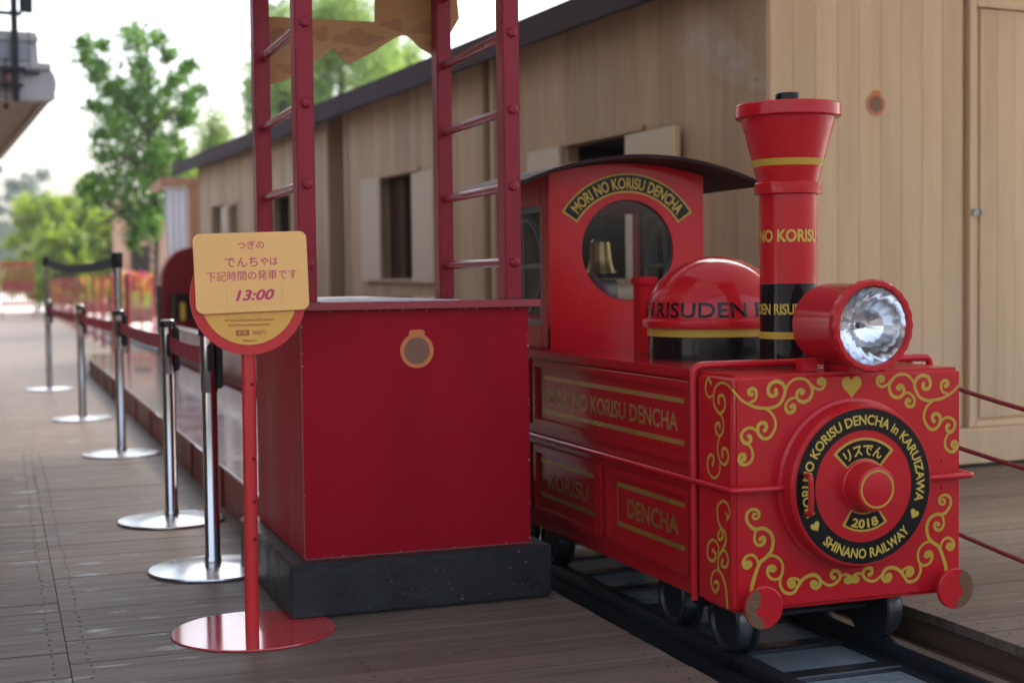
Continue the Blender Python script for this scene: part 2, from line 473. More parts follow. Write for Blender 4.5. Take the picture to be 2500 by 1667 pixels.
PLANK = MB().box(-0.5, 0.5, -0.5, 0.5, -0.5, 0.5)
def plank_mesh(name, mat, sx, sy, sz, bev):
    b = MB().box(-sx / 2, sx / 2, -sy / 2, sy / 2, -sz / 2, sz / 2)
    me = b.mesh(name, bevel=bev, smooth=False, seg=1)
    me.materials.append(MATS[mat])
    return me
def piece(name, me, parent, loc, scale=(1, 1, 1), rot=(0, 0, 0)):
    o = bpy.data.objects.new(name, me); col.objects.link(o)
    o.location = loc; o.scale = scale; o.rotation_euler = rot
    if parent is not None: o.parent = parent
    return o

deck = bpy.data.objects.new("deck", None); col.objects.link(deck); deck["kind"] = "structure"
PW = 0.145
me_l = plank_mesh("plank", "deck_wood", 1.6905, PW - 0.0015, 0.034, 0.0012)
me_k = plank_mesh("plank", "deck_wood", 3.168, PW - 0.0015, 0.034, 0.0012)
me_r = plank_mesh("plank", "deck_wood", 5.2, PW - 0.0015, 0.034, 0.0012)
y = 1.2; k = 0
SCREW = MB()
while y < 10.0:
    for me_, xc in ((me_l, 0.1695 + 0.84525), (me_k, -3.0 + 1.584)):
        piece("plank", me_, deck, (xc, y + PW / 2, -0.017 + random.uniform(-.0012, .0012)), rot=(random.uniform(-.002, .002), 0, 0))
    for xs_ in (0.12, 0.225, 0.98, 1.80, 2.95, 3.9, 4.9):
        for dy in (0.035, 0.11):
            SCREW.lathe([(0.0045, 0.0), (0.004, 0.0014), (0.0, 0.0016)], (xs_ + random.uniform(-.006, .006), y + dy + random.uniform(-.004, .004), 0.0012), 'z', 6, cap=False)
    if y > 2.2: piece("plank", me_r, deck, (2.885 + 2.6, y + PW / 2, -0.017 + random.uniform(-.0012, .0012)), rot=(random.uniform(-.002, .002), 0, 0))
    y += PW
y_far = y
SCREW.build("screw_heads", "screw_dark", deck)["kind"] = "stuff"
m = MB().box(-3.0, 1.86, y_far, 62, -0.034, -0.001)
m.box(2.885, 8.085, y_far, 25.9, -0.034, -0.001)
m.box(-3.0, 1.86, -8, 1.2, -0.034, -0.001).box(2.885, 8.085, -8, 2.25, -0.034, -0.001)
m.build("deck_surface", "deck_wood", deck)
m = MB().box(1.80, 1.858, -8, 62, -0.30, -0.036).box(2.887, 2.93, -8, 26, -0.30, -0.036)
m.build("edge_board", "deck_edge", deck)
# joists the planks are screwed to
MB().box(-3.0, 1.79, -8, 62, -0.28, -0.045).box(2.94, 8.0, -8, 25.8, -0.28, -0.045).build("joist_bed", "deck_edge", deck)

track = bpy.data.objects.new("track_bed", None); col.objects.link(track); track["kind"] = "structure"
MB().box(1.86, 2.885, -8, 62, -0.29, -0.155).build("trench_floor", "trench_floor", track)
MB().box(2.76, 2.884, -8, 26, -0.154, -0.11).build("side_board", "deck_edge", track)
for xr in (2.165, 2.71):
    pr = [(-.034, -.152), (.034, -.152), (.034, -.142), (.009, -.132), (.009, -.085), (.026, -.078), (.026, -.062), (.02, -.058), (-.02, -.058), (-.026, -.062), (-.026, -.078), (-.009, -.085), (-.009, -.132), (-.034, -.142)]
    MB().prism(pr, lambda u, v, d, xr=xr: (xr + u, d, v), -8, 60).build("rail", "rail_steel", track)
for xr in (2.125, 2.205, 2.67, 2.75):   # flat steel plates each side of the rail
    MB().box(xr - .022, xr + .022, -8, 60, -.1535, -.112).build("guard_bar", "rail_steel", track)
y = 2.3
slab = plank_mesh("slab", "slab_grey", 0.42, 0.255, 0.03, 0.004)
slp = plank_mesh("sleeper", "rail_steel", 0.44, 0.075, 0.045, 0.004)
while y < 9.5:
    piece("slab", slab, track, (2.4375, y, -0.133 + random.uniform(-.003, .003)), rot=(0, 0, random.uniform(-.008, .008)))
    piece("sleeper", slp, track, (2.4375, y + 0.167, -0.127))
    y += 0.335

# ------------------------------------------------------------------ raised boarding platform
pl = thing("boarding_platform", (1.02, 6.0, 0), "long low boarding step with shiny metal top and red brown side", "platform")
MB().box(1.035, 1.84, 6.02, 18.6, 0.0, 0.205).build("side_panel", "platform_side", pl)
y = 6.0
while y < 18.5:
    MB().box(1.02, 1.845, y, y + 1.19, 0.206, 0.222).build("top_plate", "platform_top", pl, bevel=0.002)
    MB().box(1.026, 1.034, y + 1.17, y + 1.21, 0.002, 0.204).build("joint_strip", "coach_red", pl)
    y += 1.2

# ------------------------------------------------------------------ wooden station building
ca = R(4.2)
bld = thing("station_shed", (3.95, 6.8, 0), "long pale timber shed with vertical boards and dark eave, shutters open", "building", rz=ca, local=True)
L = 14.9          # length of the long wall
BW = 0.145
# openings in the long wall: s0, s1, z0, z1
OPEN = [(1.42, 2.50, 1.12, 2.05), (5.50, 6.55, 1.14, 2.10), (9.80, 10.65, 0.05, 2.15), (12.50, 12.80, 1.0, 2.16), (13.35, 14.05, 1.0, 2.2)]
RECESS = [(7.62, 8.25), (3.80, 3.98)]
b1 = MB().box(-0.5, 0.5, -0.5, 0.5, -0.5, 0.5)
def board(name, mat, parent, x0, x1, y0, y1, z0, z1, groove=0.0032):
    key = (mat, round(x1 - x0, 3), round(y1 - y0, 3), round(z1 - z0, 3))
    if key not in board.cache:
        board.cache[key] = plank_mesh(name, mat, x1 - x0, y1 - y0, z1 - z0, groove)
    return piece(name, board.cache[key], parent, ((x0 + x1) / 2, (y0 + y1) / 2, (z0 + z1) / 2))
board.cache = {}
EAVE = 2.90
s = 0.03
while s < L - 0.02:
    w = min(BW, L - s)
    c = s + w / 2
    if any(a < c < b for a, b in RECESS):
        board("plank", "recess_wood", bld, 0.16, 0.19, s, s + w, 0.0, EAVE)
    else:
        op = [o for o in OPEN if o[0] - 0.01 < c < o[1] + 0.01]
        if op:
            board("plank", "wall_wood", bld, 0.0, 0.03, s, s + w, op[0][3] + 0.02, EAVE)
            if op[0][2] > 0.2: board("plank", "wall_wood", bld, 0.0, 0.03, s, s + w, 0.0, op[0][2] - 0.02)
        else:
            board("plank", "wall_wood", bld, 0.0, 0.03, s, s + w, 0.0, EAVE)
    s += w
for a, b in RECESS:          # edge posts beside each recess
    for e in (a - 0.02, b + 0.02):
        MB().box(-0.015, 0.20, e - 0.045, e + 0.045, 0.0, EAVE).build("corner_post", "wall_wood", bld, bevel=0.004)
# gable end facing the camera
GW = 5.2
def ridge(x): return EAVE + 0.05 + min(x, GW - x) * 0.30
x = 0.0; DOOR0, DOOR1 = 1.40, 2.30
while x < GW - 0.01:
    w = min(0.147, GW - x)
    if DOOR0 - 0.06 < x + w / 2 < DOOR1 + 0.06: z0 = 2.72
    else: z0 = 0.23
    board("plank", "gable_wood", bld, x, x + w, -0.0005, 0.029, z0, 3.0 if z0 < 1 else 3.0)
    x += w
m = MB(); m.prism([(0, 3.0), (GW, 3.0), (GW / 2, ridge(GW / 2) - 0.02)], lambda u, v, d: (u, d, v), 0.002, 0.03); m.build("gable_panel", "gable_wood", bld)
MB().box(-0.012, 0.03, -0.012, 0.028, 0.0, 2.99).build("corner_post", "gable_wood", bld, bevel=0.004)
MB().box(-0.01, GW, -0.05, 0.02, 0.02, 0.225).build("sill_beam", "gable_wood", bld, bevel=0.006)
MB().box(0.02, GW - 0.02, -0.02, 0.02, -0.03, 0.018).build("shadow_gap", "dark_interior", bld)
MB().box(GW - 0.03, GW, 0.04, L - 0.04, 0.0, 2.95).box(0.2, GW - 0.04, L - 0.03, L, 0.0, 2.95).build("rear_wall", "recess_wood", bld)
MB().box(-0.012, 0.24, L, L + 0.025, 0.0, 2.90).build("end_wall", "wall_wood", bld)
MB().box(0.3, GW - 0.1, 0.1, L - 0.1, -0.03, 0.01).build("floor", "recess_wood", bld)
# door
MB().box(DOOR0 - 0.20, DOOR1 + 0.2, 0.036, 0.045, 0.2, 2.8).build("door_lining", "gable_wood", bld)
dr = MB().box(DOOR0 + 0.02, DOOR1 - 0.02, 0.012, 0.035, 0.27, 2.66).build("door", "gable_wood", bld)
for k in range(6):
    xx = DOOR0 + 0.055 + k * 0.13
    MB().box(xx, xx + 0.1295, 0.0, 0.0115, 0.28, 2.66).build("plank", "gable_wood", dr, bevel=0.0012)
MB().box(DOOR0 - 0.035, DOOR0 + 0.018, -0.014, 0.03, 0.23, 2.72).build("door_frame", "gable_wood", bld, bevel=0.003)
MB().box(DOOR0 + 0.02, DOOR1, -0.014, 0.03, 2.668, 2.72).build("door_lintel", "gable_wood", bld, bevel=0.003)
MB().box(DOOR0 + 0.02, DOOR1, -0.014, 0.03, 0.23, 0.268).build("threshold", "gable_wood", bld, bevel=0.003)
lt = MB().box(DOOR0 - 0.022, DOOR0 + 0.062, -0.028, -0.0145, 1.463, 1.502).build("latch", "latch_steel", bld, bevel=0.003)
MB().box(DOOR0 + 0.03, DOOR0 + 0.055, -0.040, -0.0285, 1.468, 1.497).lathe([(0.007, -0.034), (0.007, -0.0285)], (DOOR0 - 0.005, 0, 1.49), 'y', 10).build("latch_bolt", "latch_steel", lt)
# openings: frame, dark room box, shutters
for i, (a, b, z0, z1) in enumerate(OPEN):
    m = MB()
    m.box(-0.02, 0.10, a - 0.05, b + 0.05, z1, z1 + 0.035)
    m.box(-0.03, 0.10, a - 0.05, b + 0.05, max(z0 - 0.035, 0.0), z0)
    m.box(-0.01, 0.10, a - 0.04, a, z0, z1).box(-0.01, 0.10, b, b + 0.04, z0, z1)
    m.build("window_frame", "wall_wood", bld, bevel=0.003)
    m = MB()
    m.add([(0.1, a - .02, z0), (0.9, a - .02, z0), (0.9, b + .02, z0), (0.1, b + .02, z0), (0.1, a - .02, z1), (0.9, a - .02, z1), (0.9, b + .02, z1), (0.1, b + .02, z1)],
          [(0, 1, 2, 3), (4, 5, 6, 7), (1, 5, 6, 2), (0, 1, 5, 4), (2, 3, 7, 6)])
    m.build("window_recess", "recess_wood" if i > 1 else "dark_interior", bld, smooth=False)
def shutter(s0, s1, z0, z1, out=0.045):
    m = MB().box(-out, -out + 0.03, s0, s1, z0, z1); o = m.build("shutter", "shutter_cream", bld, bevel=0.004)
    MB().box(-out + 0.0305, -0.001, s0 + 0.02, s1 - 0.02, z1 - 0.12, z1 - 0.05).build("hinge", "latch_steel", o)
    return o
shutter(6.46, 7.02, 1.12, 2.12); shutter(5.02, 5.56, 1.10, 2.08)
shutter(2.52, 3.06, 1.10, 2.05); shutter(0.93, 1.52, 1.12, 2.03, 0.07)
MB().box(-0.071, -0.0395, 0.885, 0.93, 1.12, 2.03).build("shutter_edge", "gable_wood", bld)
shutter(12.85, 13.30, 1.0, 2.16)
MB().box(0.101, 0.33, 6.15, 6.53, 1.145, 2.09).build("inner_post", "recess_wood", bld)
# roof, fascia, gutter
def roofpt(x, z_off=0): return ridge(x) + z_off
m = MB()
ov = 0.20
prof = [(-ov, EAVE - 0.03), (GW / 2, ridge(GW / 2) + 0.05), (GW + ov, EAVE - 0.03), (GW + ov, EAVE + 0.07), (GW / 2, ridge(GW / 2) + 0.16), (-ov, EAVE + 0.07)]
m.prism(prof, lambda u, v, d: (u, d, v), 0.05, L + 0.9)
m.build("roof", "roof_metal", bld)
MB().box(-ov - 0.03, -ov - 0.002, 0.03, L + 0.92, EAVE - 0.135, EAVE + 0.055).build("fascia", "roof_metal", bld, bevel=0.004)
MB().box(-ov - 0.001, -0.001, 0.06, L, EAVE - 0.06, EAVE - 0.04).build("soffit", "recess_wood", bld)
for k in range(4):
    MB().box(-ov - 0.033, -ov - 0.0305, 2.4 + k * 3.6, 2.415 + k * 3.6, EAVE - 0.13, EAVE + 0.05).build("fascia_joint", "black_iron", bld)

def ring_sticker(name, loc, rz, r, label):
    t = thing(name, loc, label, "sticker", rz=rz, local=True)
    o = arc(0, 0, r, 0, 2 * math.pi, 40)[:-1]; i_ = arc(0, 0, r * 0.76, 0, 2 * math.pi, 40)[:-1]
    fn = lambda u, v, d: (u, d, v)
    MB().prism(i_, fn, -0.002, 0).build("centre", "sticker_dark", t)
    MB().ring(o, i_, fn, -0.0024, 0).build("rim", "sticker_orange", t)
    MB().prism([(-r * .42, r * .8), (r * .42, r * .8), (r * .5, r * 1.05), (r * .35, r * 1.2), (-r * .35, r * 1.2), (-r * .5, r * 1.05)], fn, -0.003, -0.0026).build("tab", "sticker_orange", t)
    return t
ring_sticker("round_sticker", (3.95 + math.cos(ca) * 0.70 + math.sin(ca) * 0.003, 6.8 + math.sin(ca) * 0.70 - math.cos(ca) * 0.004, 2.08), ca, 0.062, "small orange ring sticker on the pale board wall above the headlight")

# small dark thing on the sill of the middle window
w = thing("sill_fan", (4.05, 12.6, 1.15), "small round black device standing in the middle shed window", "device")
p = Vector((3.95, 6.8, 0)) + Matrix.Rotation(ca, 3, 'Z') @ Vector((0.10, 5.72, 1.145))
ORG[w] = Vector(p); w.location = p
MB().lathe([(0.0, 0.0), (0.07, 0.0), (0.07, 0.015), (0.02, 0.02), (0.02, 0.06)], p, 'z', 20).build("foot", "seat_black", w)
MB().tube([(p.x - .02, p.y + 0.11 * math.cos(t), p.z + 0.15 + 0.11 * math.sin(t)) for t in [2 * math.pi * k / 24 for k in range(24)]], 0.018, 8, True).build("guard_ring", "seat_black", w)
MB().lathe([(0.0, -0.03), (0.045, -0.03), (0.05, 0.03), (0.0, 0.04)], (p.x - .02, p.y, p.z + 0.15), 'x', 16).build("hub", "seat_black", w)
for k in range(4):
    a = R(90 * k + 30)
    MB().prism([(0.03 * math.cos(a - .5), 0.03 * math.sin(a - .5)), (0.1 * math.cos(a - .45), 0.1 * math.sin(a - .45)), (0.1 * math.cos(a + .45), 0.1 * math.sin(a + .45)), (0.03 * math.cos(a + .5), 0.03 * math.sin(a + .5))],
               lambda u, v, d: (p.x - .02 + d, p.y + u, p.z + 0.15 + v), -.004, .004).build("blade", "black_iron", w)

# ------------------------------------------------------------------ unseen platform canopy and added sky block, both shaped for the light
cp = thing("platform_canopy", (0, 0, 0), "unseen timber platform canopy over the deck, its spread shaped to dim it", "canopy")
for (x0, x1, y0, y1) in ((-2.595, 14.0, 2.0, 6.62), (-2.595, 3.3, 6.62, 11.2)):
    MB().add([(x0, y0, 3.62), (x1, y0, 3.62), (x1, y1, 3.62), (x0, y1, 3.62)], [(0, 1, 2, 3)]).build("roof_sheet", "canopy_sheet", cp)
    n = int((y1 - y0) / 1.6)
    for k in range(n):
        yy = y0 + 0.1 + k * (y1 - y0 - 0.3) / (n - 1)
        MB().box(x0, x1, yy, yy + 0.10, 3.46, 3.618).build("rafter", "deck_edge", cp)
for xx, yy in ((-2.2, 2.2), (13.6, 2.2), (-2.2, 10.9)):
    MB().box(xx, xx + 0.14, yy, yy + 0.14, 0.0, 3.459).build("post", "deck_edge", cp)
os_ = thing("left_sky_block", (-4.5, 4, 0), "unseen dark house-shaped block added left of the deck to cut sky light", "building")  # added out of view to keep sky light off the left-facing sides
MB().box(-9.0, -2.6, 4.0, 26.0, -0.03, 6.0).build("wall", "recess_wood", os_)
MB().prism([(-9.4, 6.01), (-2.2, 6.01), (-5.8, 8.2)], lambda u, v, d: (u, d, v), 3.6, 26.4).build("roof", "roof_metal", os_)
for k in range(4):
    wn_ = MB().box(-2.598, -2.55, 5 + k * 3.1, 6.6 + k * 3.1, 0.9, 2.3).build("window", "dark_interior", os_)

# ------------------------------------------------------------------ the miniature locomotive
XC = 2.46
FY = 3.757
lo = thing("miniature_locomotive", (XC, 5.0, -0.06), "glossy red miniature steam locomotive with gold scrolls, flared chimney and round headlight", "locomotive")
SX0, SX1 = 2.05, 2.87
Z0, Z1 = 0.115, 0.832
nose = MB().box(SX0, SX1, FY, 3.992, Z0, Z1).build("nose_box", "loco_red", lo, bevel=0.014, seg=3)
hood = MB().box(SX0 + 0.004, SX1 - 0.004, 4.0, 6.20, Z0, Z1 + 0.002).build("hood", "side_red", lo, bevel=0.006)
MB().box(SX0 + 0.02, SX1 - 0.02, 3.993, 3.999, Z0 + 0.02, Z1 - 0.02).build("seam", "black_enamel", lo)
chs = MB().box(2.30, 2.58, 4.05, 6.15, 0.03, 0.114).box(2.12, 2.80, 4.10, 4.16, 0.06, 0.113).build("chassis", "black_paint", lo)

# scroll work
FRONT=[[(-0.412,0.792),(-0.385,0.763),(-0.364,0.749),(-0.337,0.737),(-0.307,0.732),(-0.277,0.732),(-0.252,0.742),(-0.237,0.763),(-0.232,0.784),(-0.240,0.802),(-0.260,0.811),(-0.281,0.805),(-0.290,0.789),(-0.287,0.773),(-0.275,0.767),(-0.263,0.773),(-0.264,0.784)],
[(-0.355,0.750),(-0.337,0.757),(-0.330,0.773),(-0.334,0.788),(-0.345,0.792),(-0.355,0.787),(-0.355,0.777),(-0.346,0.775)],
[(-0.232,0.780),(-0.221,0.800),(-0.203,0.814),(-0.178,0.817),(-0.157,0.810),(-0.141,0.791),(-0.138,0.772),(-0.147,0.754),(-0.166,0.745),(-0.185,0.751),(-0.192,0.766),(-0.186,0.780),(-0.174,0.782),(-0.168,0.776),(-0.175,0.772)],
[(-0.141,0.797),(-0.129,0.786),(-0.110,0.781),(-0.096,0.790),(-0.094,0.806),(-0.104,0.813),(-0.115,0.810),(-0.115,0.801),(-0.107,0.800)],
[(-0.188,0.757),(-0.209,0.758),(-0.226,0.746),(-0.231,0.730),(-0.223,0.716),(-0.208,0.716),(-0.199,0.726),(-0.203,0.737),(-0.212,0.733)],
[(-0.298,0.729),(-0.280,0.716),(-0.268,0.697),(-0.266,0.675),(-0.276,0.654),(-0.292,0.640),(-0.311,0.642),(-0.324,0.656),(-0.327,0.675),(-0.317,0.687),(-0.301,0.686),(-0.297,0.674),(-0.303,0.665)],
[(-0.323,0.654),(-0.335,0.668),(-0.353,0.675),(-0.372,0.669),(-0.383,0.654),(-0.377,0.636),(-0.365,0.628),(-0.353,0.634),(-0.351,0.646),(-0.357,0.650)],
[(-0.362,0.629),(-0.349,0.612),(-0.344,0.593),(-0.350,0.575),(-0.367,0.565),(-0.383,0.568),(-0.391,0.582),(-0.385,0.595),(-0.374,0.595),(-0.371,0.585),(-0.377,0.580)],
[(-0.330,0.412),(-0.341,0.415),(-0.345,0.406),(-0.338,0.399),(-0.325,0.404),(-0.324,0.418),(-0.336,0.428),(-0.354,0.427),(-0.366,0.414),(-0.365,0.395),(-0.351,0.376),(-0.336,0.368),(-0.312,0.369),(-0.294,0.362),(-0.280,0.346),(-0.276,0.324),(-0.283,0.298),(-0.300,0.280),(-0.319,0.268),(-0.331,0.247),(-0.340,0.224),(-0.348,0.200),(-0.351,0.173)],
[(-0.332,0.366),(-0.339,0.351),(-0.339,0.332),(-0.327,0.319),(-0.311,0.322),(-0.305,0.335),(-0.312,0.342),(-0.320,0.337)],
[(-0.328,0.261),(-0.334,0.280),(-0.349,0.291),(-0.368,0.287),(-0.378,0.273),(-0.375,0.258),(-0.363,0.254),(-0.353,0.263),(-0.358,0.270),(-0.366,0.268)],
[(-0.300,0.280),(-0.279,0.284),(-0.257,0.274),(-0.244,0.254),(-0.244,0.232),(-0.251,0.214),(-0.253,0.195),(-0.244,0.175),(-0.227,0.164),(-0.205,0.165),(-0.190,0.184),(-0.174,0.202),(-0.152,0.212),(-0.130,0.212),(-0.115,0.200),(-0.112,0.183),(-0.123,0.172),(-0.138,0.176),(-0.143,0.187),(-0.135,0.192),(-0.127,0.186)],
[(-0.190,0.184),(-0.186,0.199),(-0.202,0.208),(-0.219,0.206),(-0.224,0.194),(-0.216,0.184),(-0.205,0.185),(-0.204,0.195),(-0.211,0.197)],
[(-0.248,0.219),(-0.267,0.210),(-0.287,0.217),(-0.296,0.234),(-0.291,0.250),(-0.276,0.250),(-0.270,0.241),(-0.277,0.238),(-0.284,0.241)],
[(-0.115,0.200),(-0.099,0.185),(-0.080,0.176),(-0.058,0.181),(-0.042,0.196),(-0.045,0.213),(-0.061,0.220),(-0.072,0.215),(-0.072,0.202),(-0.064,0.198)],
[(-0.043,0.200),(-0.022,0.205),(-0.005,0.197),(-0.003,0.183),(-0.016,0.180),(-0.024,0.188),(-0.015,0.192)],
]
SIDE=[[(3.764,0.791),(3.787,0.804),(3.828,0.808),(3.864,0.791),(3.877,0.763),(3.870,0.734),(3.839,0.714),(3.808,0.729),(3.803,0.754),(3.818,0.770),(3.844,0.763),(3.842,0.746)],
[(3.875,0.768),(3.907,0.758),(3.928,0.777),(3.922,0.805),(3.906,0.816),(3.893,0.802)],
[(3.839,0.714),(3.819,0.699),(3.814,0.670),(3.835,0.645),(3.860,0.655),(3.863,0.675),(3.842,0.684),(3.836,0.672)],
[(3.829,0.653),(3.847,0.627),(3.851,0.597),(3.836,0.569),(3.805,0.562),(3.784,0.584),(3.794,0.608),(3.820,0.607),(3.821,0.585)],
[(3.836,0.566),(3.841,0.533),(3.873,0.512),(3.909,0.525),(3.918,0.559),(3.898,0.581),(3.877,0.574),(3.883,0.553)],
[(3.804,0.415),(3.791,0.409),(3.797,0.394),(3.778,0.414),(3.788,0.442),(3.821,0.449),(3.853,0.427),(3.853,0.392),(3.833,0.366),(3.807,0.355),(3.802,0.331),(3.823,0.300),(3.849,0.273),(3.850,0.238),(3.824,0.218),(3.804,0.188),(3.794,0.130)],
[(3.822,0.367),(3.848,0.348),(3.849,0.328),(3.823,0.335),(3.823,0.350)],
[(3.854,0.282),(3.849,0.308),(3.885,0.320),(3.918,0.296),(3.918,0.261),(3.886,0.254),(3.865,0.275),(3.886,0.287)],
[(3.849,0.278),(3.813,0.300),(3.788,0.280),(3.798,0.253),(3.829,0.250),(3.823,0.268)],
[(3.845,0.232),(3.881,0.222),(3.898,0.189),(3.877,0.160),(3.850,0.178),(3.855,0.195),(3.873,0.189)],
]

m = MB(); dep = FY - 0.0008
for st in FRONT:
    pts = spline(st, 5)
    for sx in (-1, 1):
        dep -= 0.00006
        m.ribbon([(-sx * u, v) for u, v in pts], 0.0118, lambda u, v, d: (XC + u, d, v), dep)
m.build("scroll_ornament", "gold", nose, smooth=False)
m = MB(); dep = SX0 - 0.0008
for st in SIDE:
    dep -= 0.00008
    m.ribbon(spline(st, 5), 0.0105, lambda u, v, d: (d, u, v), dep)
m.build("scroll_ornament", "gold", nose, smooth=False)
def heart(cx, cz, w, h):
    pts = []
    for k in range(40):
        t = 2 * math.pi * k / 40
        pts.append((cx + w / 2 * math.sin(t) ** 3 * 1.0, cz + h / 2 * (13 * math.cos(t) - 5 * math.cos(2 * t) - 2 * math.cos(3 * t) - math.cos(4 * t)) / 15.0))
    return pts
MB().prism(heart(0.002, 0.788, 0.070, 0.072), lambda u, v, d: (XC + u, d, v), FY - 0.0012, FY).build("heart_emblem", "gold", nose, smooth=False)

m = MB(); rnd = random.Random(17)
for k in range(26):
    e = rnd.choice("lrtb"); q = rnd.random(); r = rnd.uniform(.0010, .0026)
    u, v = {'l': (-0.396, .14 + .67 * q), 'r': (0.396, .14 + .67 * q), 't': (-.39 + .78 * q, 0.816), 'b': (-.39 + .78 * q, 0.131)}[e]
    m.prism([(u + r * rnd.uniform(.6, 1.7) * math.cos(a), v + r * rnd.uniform(.6, 1.7) * math.sin(a)) for a in (0, 1.05, 2.1, 3.14, 4.19, 5.24)], lambda u, v, d: (XC + u, d, v), FY - 0.0006, FY + 0.0004)
m.build("paint_chip", "coach_side", nose, smooth=False)["kind"] = "stuff"

# smokebox door
CZ = 0.487
sb = MB().lathe([(0.264, 0.0), (0.264, -0.010), (0.254, -0.014), (0.250, -0.060), (0.243, -0.069), (0.0, -0.069)], (XC, FY, CZ), 'y', 96).build("smokebox_door", "loco_red", lo)
FD = FY - 0.0695
fnF = lambda u, v, d: (XC + u, FD - d, CZ + v)
MB().ring(arc(0, 0, 0.237, 0, 2 * math.pi, 96)[:-1], arc(0, 0, 0.171, 0, 2 * math.pi, 96)[:-1], fnF, 0.0, 0.0012).build("name_ring", "black_enamel", sb)
def arc_fn(r, a_mid, sign, d, base=fnF, cx=0, cz=0):
    """sign +1: letters stand outward (top of a ring), -1: letters stand inward (bottom)"""
    def g(x, y):
        if sign > 0:
            a = a_mid - x / r; q = r + y
        else:
            a = a_mid + x / r; q = r - y
        return base(cx + q * math.cos(a), cz + q * math.sin(a), d)
    return g
lettering(sb, "MORI NO KORISU DENCHA in KARUIZAWA", "gold_text", arc_fn(0.1885, R(93), 1, 0.0018), 0.0415, bold=0.026, width=0.1885 * R(220), step=0.006)
lettering(sb, "SHINANO RAILWAY", "gold_text", arc_fn(0.2195, R(273), -1, 0.0018), 0.0415, bold=0.026, width=0.2195 * R(90), step=0.006)
m = MB()
for a in (213, -28):
    q = heart(0, 0, 0.032, 0.032)
    ax, az = 0.204 * math.cos(R(a)), 0.204 * math.sin(R(a))
    th = R(a - 90)+math.pi*0
    rot = R(30) if a > 90 else R(-30)
    m.prism([(ax + u * math.cos(rot) - v * math.sin(rot), az + u * math.sin(rot) + v * math.cos(rot)) for u, v in q], fnF, 0.0014, 0.002)
m.build("heart_emblem", "gold_text", sb, smooth=False)
def arc_plate(parent, r0, r1, a0, a1, border, fn, cx=0, cz=0, d=0.0):
    A = arc(cx, cz, r1, a1, a0, 28) + arc(cx, cz, r0, a0, a1, 28)
    da = border / ((r0 + r1) / 2)
    B_ = arc(cx, cz, r1 - border, a1 - da, a0 + da, 28) + arc(cx, cz, r0 + border, a0 + da, a1 - da, 28)
    MB().ring(A, B_, fn, d, d + 0.0018).build("plate_border", "gold", parent, smooth=False)
    pq = MB(); n = 28
    vs = [fn(u, v, d + 0.0012) for u, v in arc(cx, cz, r1 - border, a1 - da, a0 + da, n)] + [fn(u, v, d + 0.0012) for u, v in arc(cx, cz, r0 + border, a1 - da, a0 + da, n)]
    pq.add(vs, [(i, i + 1, n + 2 + i, n + 1 + i) for i in range(n)])
    return pq.build("name_plate", "black_enamel", parent, smooth=False)
np_ = arc_plate(sb, 0.077, 0.148, R(45), R(137), 0.0075, fnF)
lettering(np_, "リスでん", "gold_text", arc_fn(0.097, R(91), 1, 0.0020), 0.040, bold=0.03, width=0.097 * R(72), step=0.006)
np2 = arc_plate(sb, 0.079, 0.139, R(236), R(306), 0.0065, fnF)
lettering(np2, "2018", "gold_text", arc_fn(0.127, R(271), -1, 0.0020), 0.037, bold=0.04, width=0.127 * R(47), step=0.006)
hub = MB().lathe([(0.083, 0.0), (0.081, -0.008), (0.076, -0.011), (0.072, -0.03), (0.0705, -0.055), (0.066, -0.0685), (0.062, -0.070), (0.0, -0.070)], (XC, FD, CZ), 'y', 48).build("hub", "loco_red", sb)
MB().ring(arc(0, 0, 0.058, 0, 2 * math.pi, 48)[:-1], arc(0, 0, 0.052, 0, 2 * math.pi, 48)[:-1], fnF, 0.0702, 0.0712).build("hub_ring", "worn_brown" if False else "gold", hub)
hx = XC - 0.204
MB().tube(spline([(hx, FD + .002, CZ + 0.045), (hx, FD - .022, CZ + 0.043), (hx, FD - .030, CZ + 0.03), (hx, FD - .030, CZ - 0.055), (hx, FD - .022, CZ - 0.068), (hx, FD + .002, CZ - 0.07)], 4), 0.0085, 10).build("door_handle", "loco_red", sb)

# tubes and rods
TY = 4.0
MB().tube([(SX0 - 0.006, TY, Z0 - 0.005)] + spline([(SX0 - 0.006, TY, 0.81), (SX0 - 0.002, TY, 0.838), (SX0 + 0.022, TY, 0.849), (SX0 + 0.06, TY, 0.850)], 5) + spline([(SX1 - 0.06, TY, 0.850), (SX1 + 0.02, TY, 0.850), (SX1 + 0.05, TY, 0.845), (SX1 + 0.056, TY, 0.82)], 5) + [(SX1 + 0.056, TY, 0.5)], 0.0125, 12).build("hoop_tube", "loco_red", lo)
zr = 0.490
MB().tube([(SX0 - 0.014, 6.18, zr)] + spline([(SX0 - 0.014, 3.81, zr), (SX0 - 0.013, 3.77, zr), (SX0 - 0.008, 3.742, zr), (SX0 + 0.02, 3.735, zr), (SX0 + 0.06, 3.735, zr)], 5) + [(XC - 0.253, 3.735, zr)], 0.0105, 12).build("grab_rod", "loco_red", lo)
MB().tube([(XC + 0.253, 3.735, zr)] + spline([(SX1 - 0.02, 3.735, zr), (SX1 + 0.016, 3.737, zr), (SX1 + 0.026, 3.76, zr), (SX1 + 0.027, 3.80, zr)], 5) + [(SX1 + 0.020, 6.18, zr)], 0.0105, 12).build("grab_rod", "loco_red", lo)
m = MB()
for (u, v) in ((0.335, 0.05), (0.335, -0.035), (-0.335, 0.05)):
    m.lathe([(0.005, 0), (0.005, -0.003), (0.003, -0.005), (0, -0.005)], (XC + u, FY, CZ + v), 'y', 8)
m.build("rivet", "loco_red", nose)

